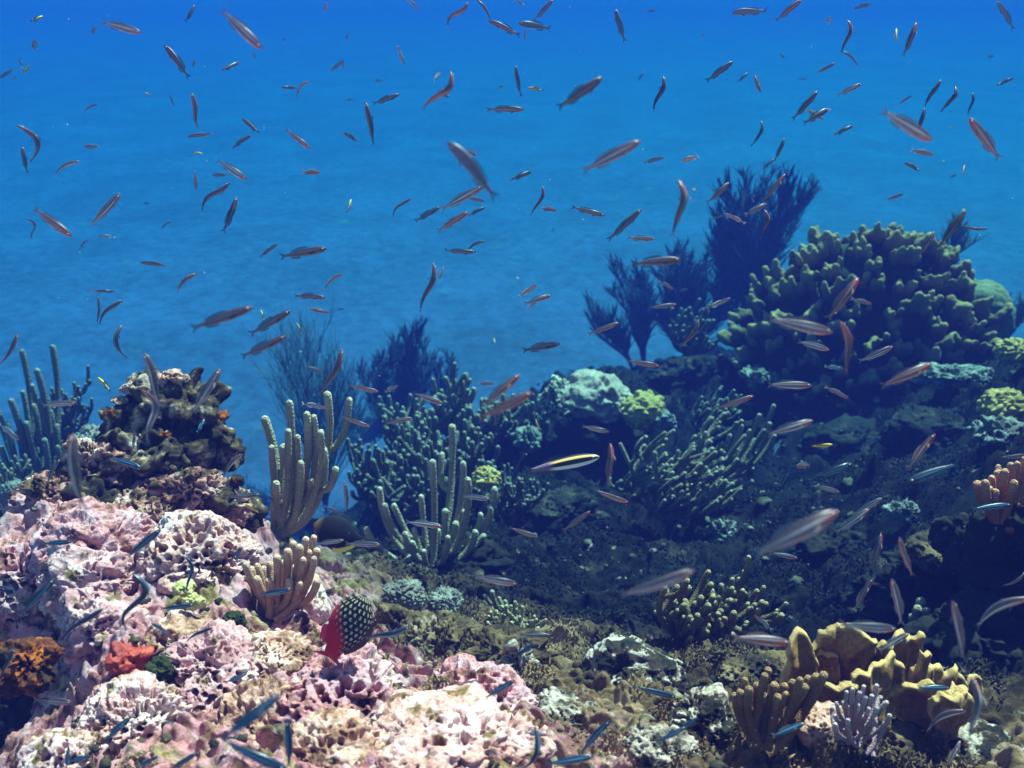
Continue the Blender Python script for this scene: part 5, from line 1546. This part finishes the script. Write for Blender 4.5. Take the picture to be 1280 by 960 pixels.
def place_fish(name, P0, X, Y, Z, L, body, fins, bm_, fm_, label, cat, group, parts, bend, sbend, fat=1.0, wide=0.62, eye=0.017):
    """X head->tail, Y lateral, Z dorsal; body becomes the top-level mesh"""
    Bm = np.stack([X, Y, Z], 0)
    tr = lambda c: (np.asarray(c) * L) @ Bm
    co, q, t, uv = body
    if not parts:                       # too small to show its fins as parts: one mesh
        fv, fq, fuv, nn = [co], [q], [uv], len(co)
        for c, qq in fins.values():
            fv.append(c); fq.append(qq + nn); nn += len(c)
            fuv.append(np.column_stack([np.full(len(c), .9), np.full(len(c), .2), np.zeros(len(c))]))
        co, q, uv = np.vstack(fv), np.vstack(fq), np.vstack(fuv)
    me = make_mesh(name, tr(co), [q, t])
    at_ = me.attributes.new('fishuv', 'FLOAT_VECTOR', 'POINT')
    at_.data.foreach_set('vector', uv.astype(np.float32).ravel())
    ob = link(name, me, bm_, None, P0)
    tag(ob, label, cat, group)
    if parts:
        for nm, (c, qq) in fins.items():
            link(nm, make_mesh(nm, tr(c), [qq]), fm_, ob)
        for sgn in (-1, 1):
            d, f = ico(2)
            h = np.interp(0.09, PROFILE[:, 0], PROFILE[:, 1]) * fat
            c = bentpt(np.array([0.075]), sgn * h * wide * 0.86, 0.22 * h, bend, sbend)[0]
            e = link('eye', make_mesh('eye', tr(d * np.array([1, .5, 1]) * eye + c), f), RIM, ob)
            c2 = bentpt(np.array([0.075]), sgn * (h * wide * 0.86 + eye * 0.25), 0.22 * h, bend, sbend)[0]
            link('pupil', make_mesh('pupil', tr(d * np.array([1, .5, 1]) * eye * 0.68 + c2), f), EYE, e)
    return ob


for i, (hx, hy, tx, ty, kd, be, sb, fs) in enumerate(records):
    Lp = math.hypot(hx - tx, hy - ty)
    Lt = rf.uniform(0.050, 0.066)
    if kd == 'y':
        Lt = 0.032
    cf = math.cos(R(fs))
    dep = FPX * Lt * max(cf, 0.3) / max(Lp, 4)
    dep = min(max(dep, 0.42), 5.5)
    lim = min(scene_depth(hx, hy), scene_depth(tx, ty), scene_depth((hx + tx) / 2, (hy + ty) / 2))
    dep = min(dep, lim - 0.07 - 0.03 * lim)
    dep = max(dep, 0.4)
    zf = Lp / FPX * dep                     # length across the view
    Lt = zf / max(cf, 0.3)
    sgn = 1 if rf.random() < 0.5 else -1
    dd = Lt * math.sin(R(fs)) * sgn if fs < 65 else Lt * math.sin(R(fs)) * 0.9
    H = at(hx, hy, dep - dd * 0.5)
    T = at(tx, ty, dep + dd * 0.5)
    X = T - H
    L = np.linalg.norm(X); X = X / L
    view = ((H + T) / 2 - CAM); view /= np.linalg.norm(view)
    Kc = -view - X * np.dot(-view, X); Kc /= np.linalg.norm(Kc)      # toward the camera, square to the body
    S = np.cross(X, Kc)                                              # in the picture plane
    # image perpendicular p = (ey, -ex) of head->tail; decide which way S points
    ex, ey = (tx - hx) / Lp, (ty - hy) / Lp
    pw = RGT * ey + UPV * ex
    if np.dot(S, pw) < 0:
        S = -S
    Up = S if (np.dot(S, UPV) >= 0) else -S
    curved = abs(be) + abs(sb) >= 0.07
    if curved:
        r_ = R(rf.uniform(58, 78))
    else:
        r_ = R(rf.uniform(5, 40)) if abs(ex) > 0.5 else R(rf.uniform(25, 60))
    Z = Up * math.cos(r_) + Kc * math.sin(r_)
    Y = np.cross(Z, X)
    s_ = 1 if np.dot(Y, pw) >= 0 else -1
    gain = 1.0 / max(0.35, abs(np.dot(Y, pw))) if curved else 1.0
    b_, sb_ = be * s_ * gain, sb * s_ * gain
    fat = rf.uniform(0.88, 1.12) * (1.1 if kd in 'fs' else 1.0)
    body, fins = fish_meshes(b_, sb_, fat)
    big = Lp >= 34
    if big:
        fins['pectoral_fin'] = pect(1, b_, sb_, fat, 0.62)
    ob = place_fish('small_fish', H, X, Y, Z, L, body, fins, FM[kd], FIN[kd], final[i], 'fish', 'small fish of the school' if kd != 'y' else 'tiny yellow striped fish', big, b_, sb_, fat)
    if big:
        c, qq = pect(-1, b_, sb_, fat, 0.62)
        link('pectoral_fin', make_mesh('pectoral_fin', (c * L) @ np.stack([X, Y, Z], 0), [qq]), FIN[kd], ob)


def frame_from_px(hx, hy, tx, ty, dep, roll, flip=False):
    H, T = at(hx, hy, dep), at(tx, ty, dep)
    X = T - H; L = np.linalg.norm(X); X /= L
    view = (H + T) / 2 - CAM; view /= np.linalg.norm(view)
    Kc = -view - X * np.dot(-view, X); Kc /= np.linalg.norm(Kc)
    S = np.cross(X, Kc)
    Up = S if np.dot(S, UPV) >= 0 else -S
    if flip:
        Up = -Up
    Z = Up * math.cos(R(roll)) + Kc * math.sin(R(roll))
    return H, X, np.cross(Z, X), Z, L


# black striped wrasse
m, nt, b = new_mat('wrasse_skin')
a = nt.nodes.new('ShaderNodeAttribute'); a.attribute_name = 'fishuv'
sp = nt.nodes.new('ShaderNodeSeparateXYZ'); nt.links.new(a.outputs['Vector'], sp.inputs[0])
v = mathn(nt, 'MULTIPLY', mathn(nt, 'ADD', sp.outputs[1], 1.0), 0.5)
col = ramp(nt, v, [(0.0, (0.75, 0.72, 0.78)), (0.30, (0.8, 0.74, 0.78)), (0.34, (0.004, 0.004, 0.008)), (0.68, (0.004, 0.004, 0.008)), (0.71, (0.95, 0.50, 0.14)), (0.86, (0.95, 0.56, 0.2)), (0.90, (0.02, 0.02, 0.05)), (1.0, (0.02, 0.02, 0.05))])
rear = ramp(nt, sp.outputs[0], [(0.58, (0, 0, 0)), (0.68, (1, 1, 1))])
col = mix(nt, rear, col, (0.16, 0.09, 0.18))
nt.links.new(col, b.inputs['Base Color']); b.inputs['Roughness'].default_value = 0.35
body, fins = fish_meshes(-0.05, 0, 1.0)
wd = min(1.35, scene_depth(715, 575) - 0.3)
H, X, Y, Z, L = frame_from_px(749, 571, 655, 590, wd, 6)
place_fish('wrasse', H, X, Y, Z, L, body, fins, m, FIN['d'], 'wrasse with a bold black stripe under a yellow back, below the boulder coral', 'fish', None, True, -.05, 0)

# spotted red fish among the rocks
PARROT = np.array([[0, .02], [.03, .07], [.08, .12], [.16, .17], [.28, .21], [.42, .22], [.56, .20], [.70, .15], [.80, .105], [.88, .085], [.90, .085]])
m, nt, b = new_mat('spotted_red_skin')
a = nt.nodes.new('ShaderNodeAttribute'); a.attribute_name = 'fishuv'
sp = nt.nodes.new('ShaderNodeSeparateXYZ'); nt.links.new(a.outputs['Vector'], sp.inputs[0])
tj = mathn(nt, 'ADD', mathn(nt, 'MULTIPLY', sp.outputs[0], 13.0), mathn(nt, 'MULTIPLY', mathn(nt, 'SUBTRACT', noise(nt, 60, 2), 0.5), 0.5))
row_ = mathn(nt, 'FRACT', tj)
off = mathn(nt, 'MULTIPLY', mathn(nt, 'FLOOR', tj), 0.37)
colm = mathn(nt, 'FRACT', mathn(nt, 'ADD', mathn(nt, 'MULTIPLY', mathn(nt, 'ADD', mathn(nt, 'ARCSINE', sp.outputs[1]), mathn(nt, 'MULTIPLY', mathn(nt, 'SUBTRACT', noise(nt, 50, 2), 0.5), 0.4)), 3.2), off))
din = mathn(nt, 'MULTIPLY', mathn(nt, 'LESS_THAN', mathn(nt, 'ABSOLUTE', mathn(nt, 'SUBTRACT', row_, 0.5)), 0.30), mathn(nt, 'LESS_THAN', mathn(nt, 'ABSOLUTE', mathn(nt, 'SUBTRACT', colm, 0.5)), 0.13))
brk = ramp(nt, noise(nt, 150, 2), [(0.42, (0.05, 0.05, 0.05)), (0.50, (1, 1, 1))])
din = mathn(nt, 'MULTIPLY', din, brk)
red = ramp(nt, mathn(nt, 'ADD', mathn(nt, 'MULTIPLY', sp.outputs[1], -0.28), mathn(nt, 'MULTIPLY', sp.outputs[0], 0.95)), [(0.46, (0, 0, 0)), (0.66, (1, 1, 1))])
base = mix(nt, red, (0.012, 0.005, 0.006), (0.52, 0.008, 0.028))
col = mix(nt, mathn(nt, 'MULTIPLY', din, mathn(nt, 'SUBTRACT', 1.0, red)), base, (0.88, 0.80, 0.60))
nt.links.new(col, b.inputs['Base Color']); b.inputs['Roughness'].default_value = 0.6; b.inputs['Specular IOR Level'].default_value = 0.2
RF_ = new_mat('red_fin')[0]
RF_.node_tree.nodes['Principled BSDF'].inputs['Base Color'].default_value = (0.50, 0.010, 0.035, 1)
body, fins = fish_meshes(0.02, 0, 1.28, 0.36, PARROT, 20, (0.20, .5), 0.5, (0.25, 0.80, 0.06), (0.58, 0.80, 0.06))
fins['pelvic_fin'] = fins.pop('anal_fin')
H, X, Y, Z, L = frame_from_px(456, 744, 409, 826, 1.21, 6, True)
pf = place_fish('spotted_fish', H, X, Y, Z, L, body, fins, m, RF_, 'dark fish with rows of white spots and a bright red belly and tail', 'fish', None, True, .02, 0, 1.35, .42, 0.03)
DF_ = new_mat('dark_red_fin')[0]
DF_.node_tree.nodes['Principled BSDF'].inputs['Base Color'].default_value = (0.09, 0.008, 0.016, 1)
for c in pf.children:
    if c.name.startswith('dorsal'):
        c.data.materials.clear(); c.data.materials.append(DF_)

# black damsel with a yellow fin
m, nt, b = new_mat('black_damsel_skin')
a = nt.nodes.new('ShaderNodeAttribute'); a.attribute_name = 'fishuv'
sp = nt.nodes.new('ShaderNodeSeparateXYZ'); nt.links.new(a.outputs['Vector'], sp.inputs[0])
hd = ramp(nt, sp.outputs[0], [(0.06, (0.14, 0.07, 0.03)), (0.16, (0.012, 0.010, 0.016)), (1.0, (0.010, 0.010, 0.016))])
nt.links.new(hd, b.inputs['Base Color']); b.inputs['Roughness'].default_value = 0.8; b.inputs['Specular IOR Level'].default_value = 0.1
DAM = np.array([[0, .03], [.03, .09], [.08, .15], [.16, .22], [.28, .28], [.42, .30], [.56, .27], [.68, .20], [.78, .12], [.86, .08], [.90, .075]])
body, fins = fish_meshes(0.0, 0, 1.0, 0.36, DAM, 18, (0.17, .5), 0.4, (0.22, 0.80, 0.07), (0.45, 0.80, 0.07))
H, X, Y, Z, L = frame_from_px(392, 656, 458, 678, min(1.75, gdepth(420, 690) - 0.15), 5)
df = place_fish('damselfish', H, X, Y, Z, L, body, fins, m, FIN['d'], 'plump black fish with a small yellow fin beside the tan finger coral', 'fish', None, True, 0, 0, 1.0, .36, 0.03)
YF_ = new_mat('yellow_fin')[0]
YF_.node_tree.nodes['Principled BSDF'].inputs['Base Color'].default_value = (0.8, 0.65, 0.06, 1)
for c in df.children:
    if c.name.startswith('anal'):
        c.data.materials.clear(); c.data.materials.append(YF_)

tag(link('drifting_specks', specks(), M['specks']), kind='stuff')
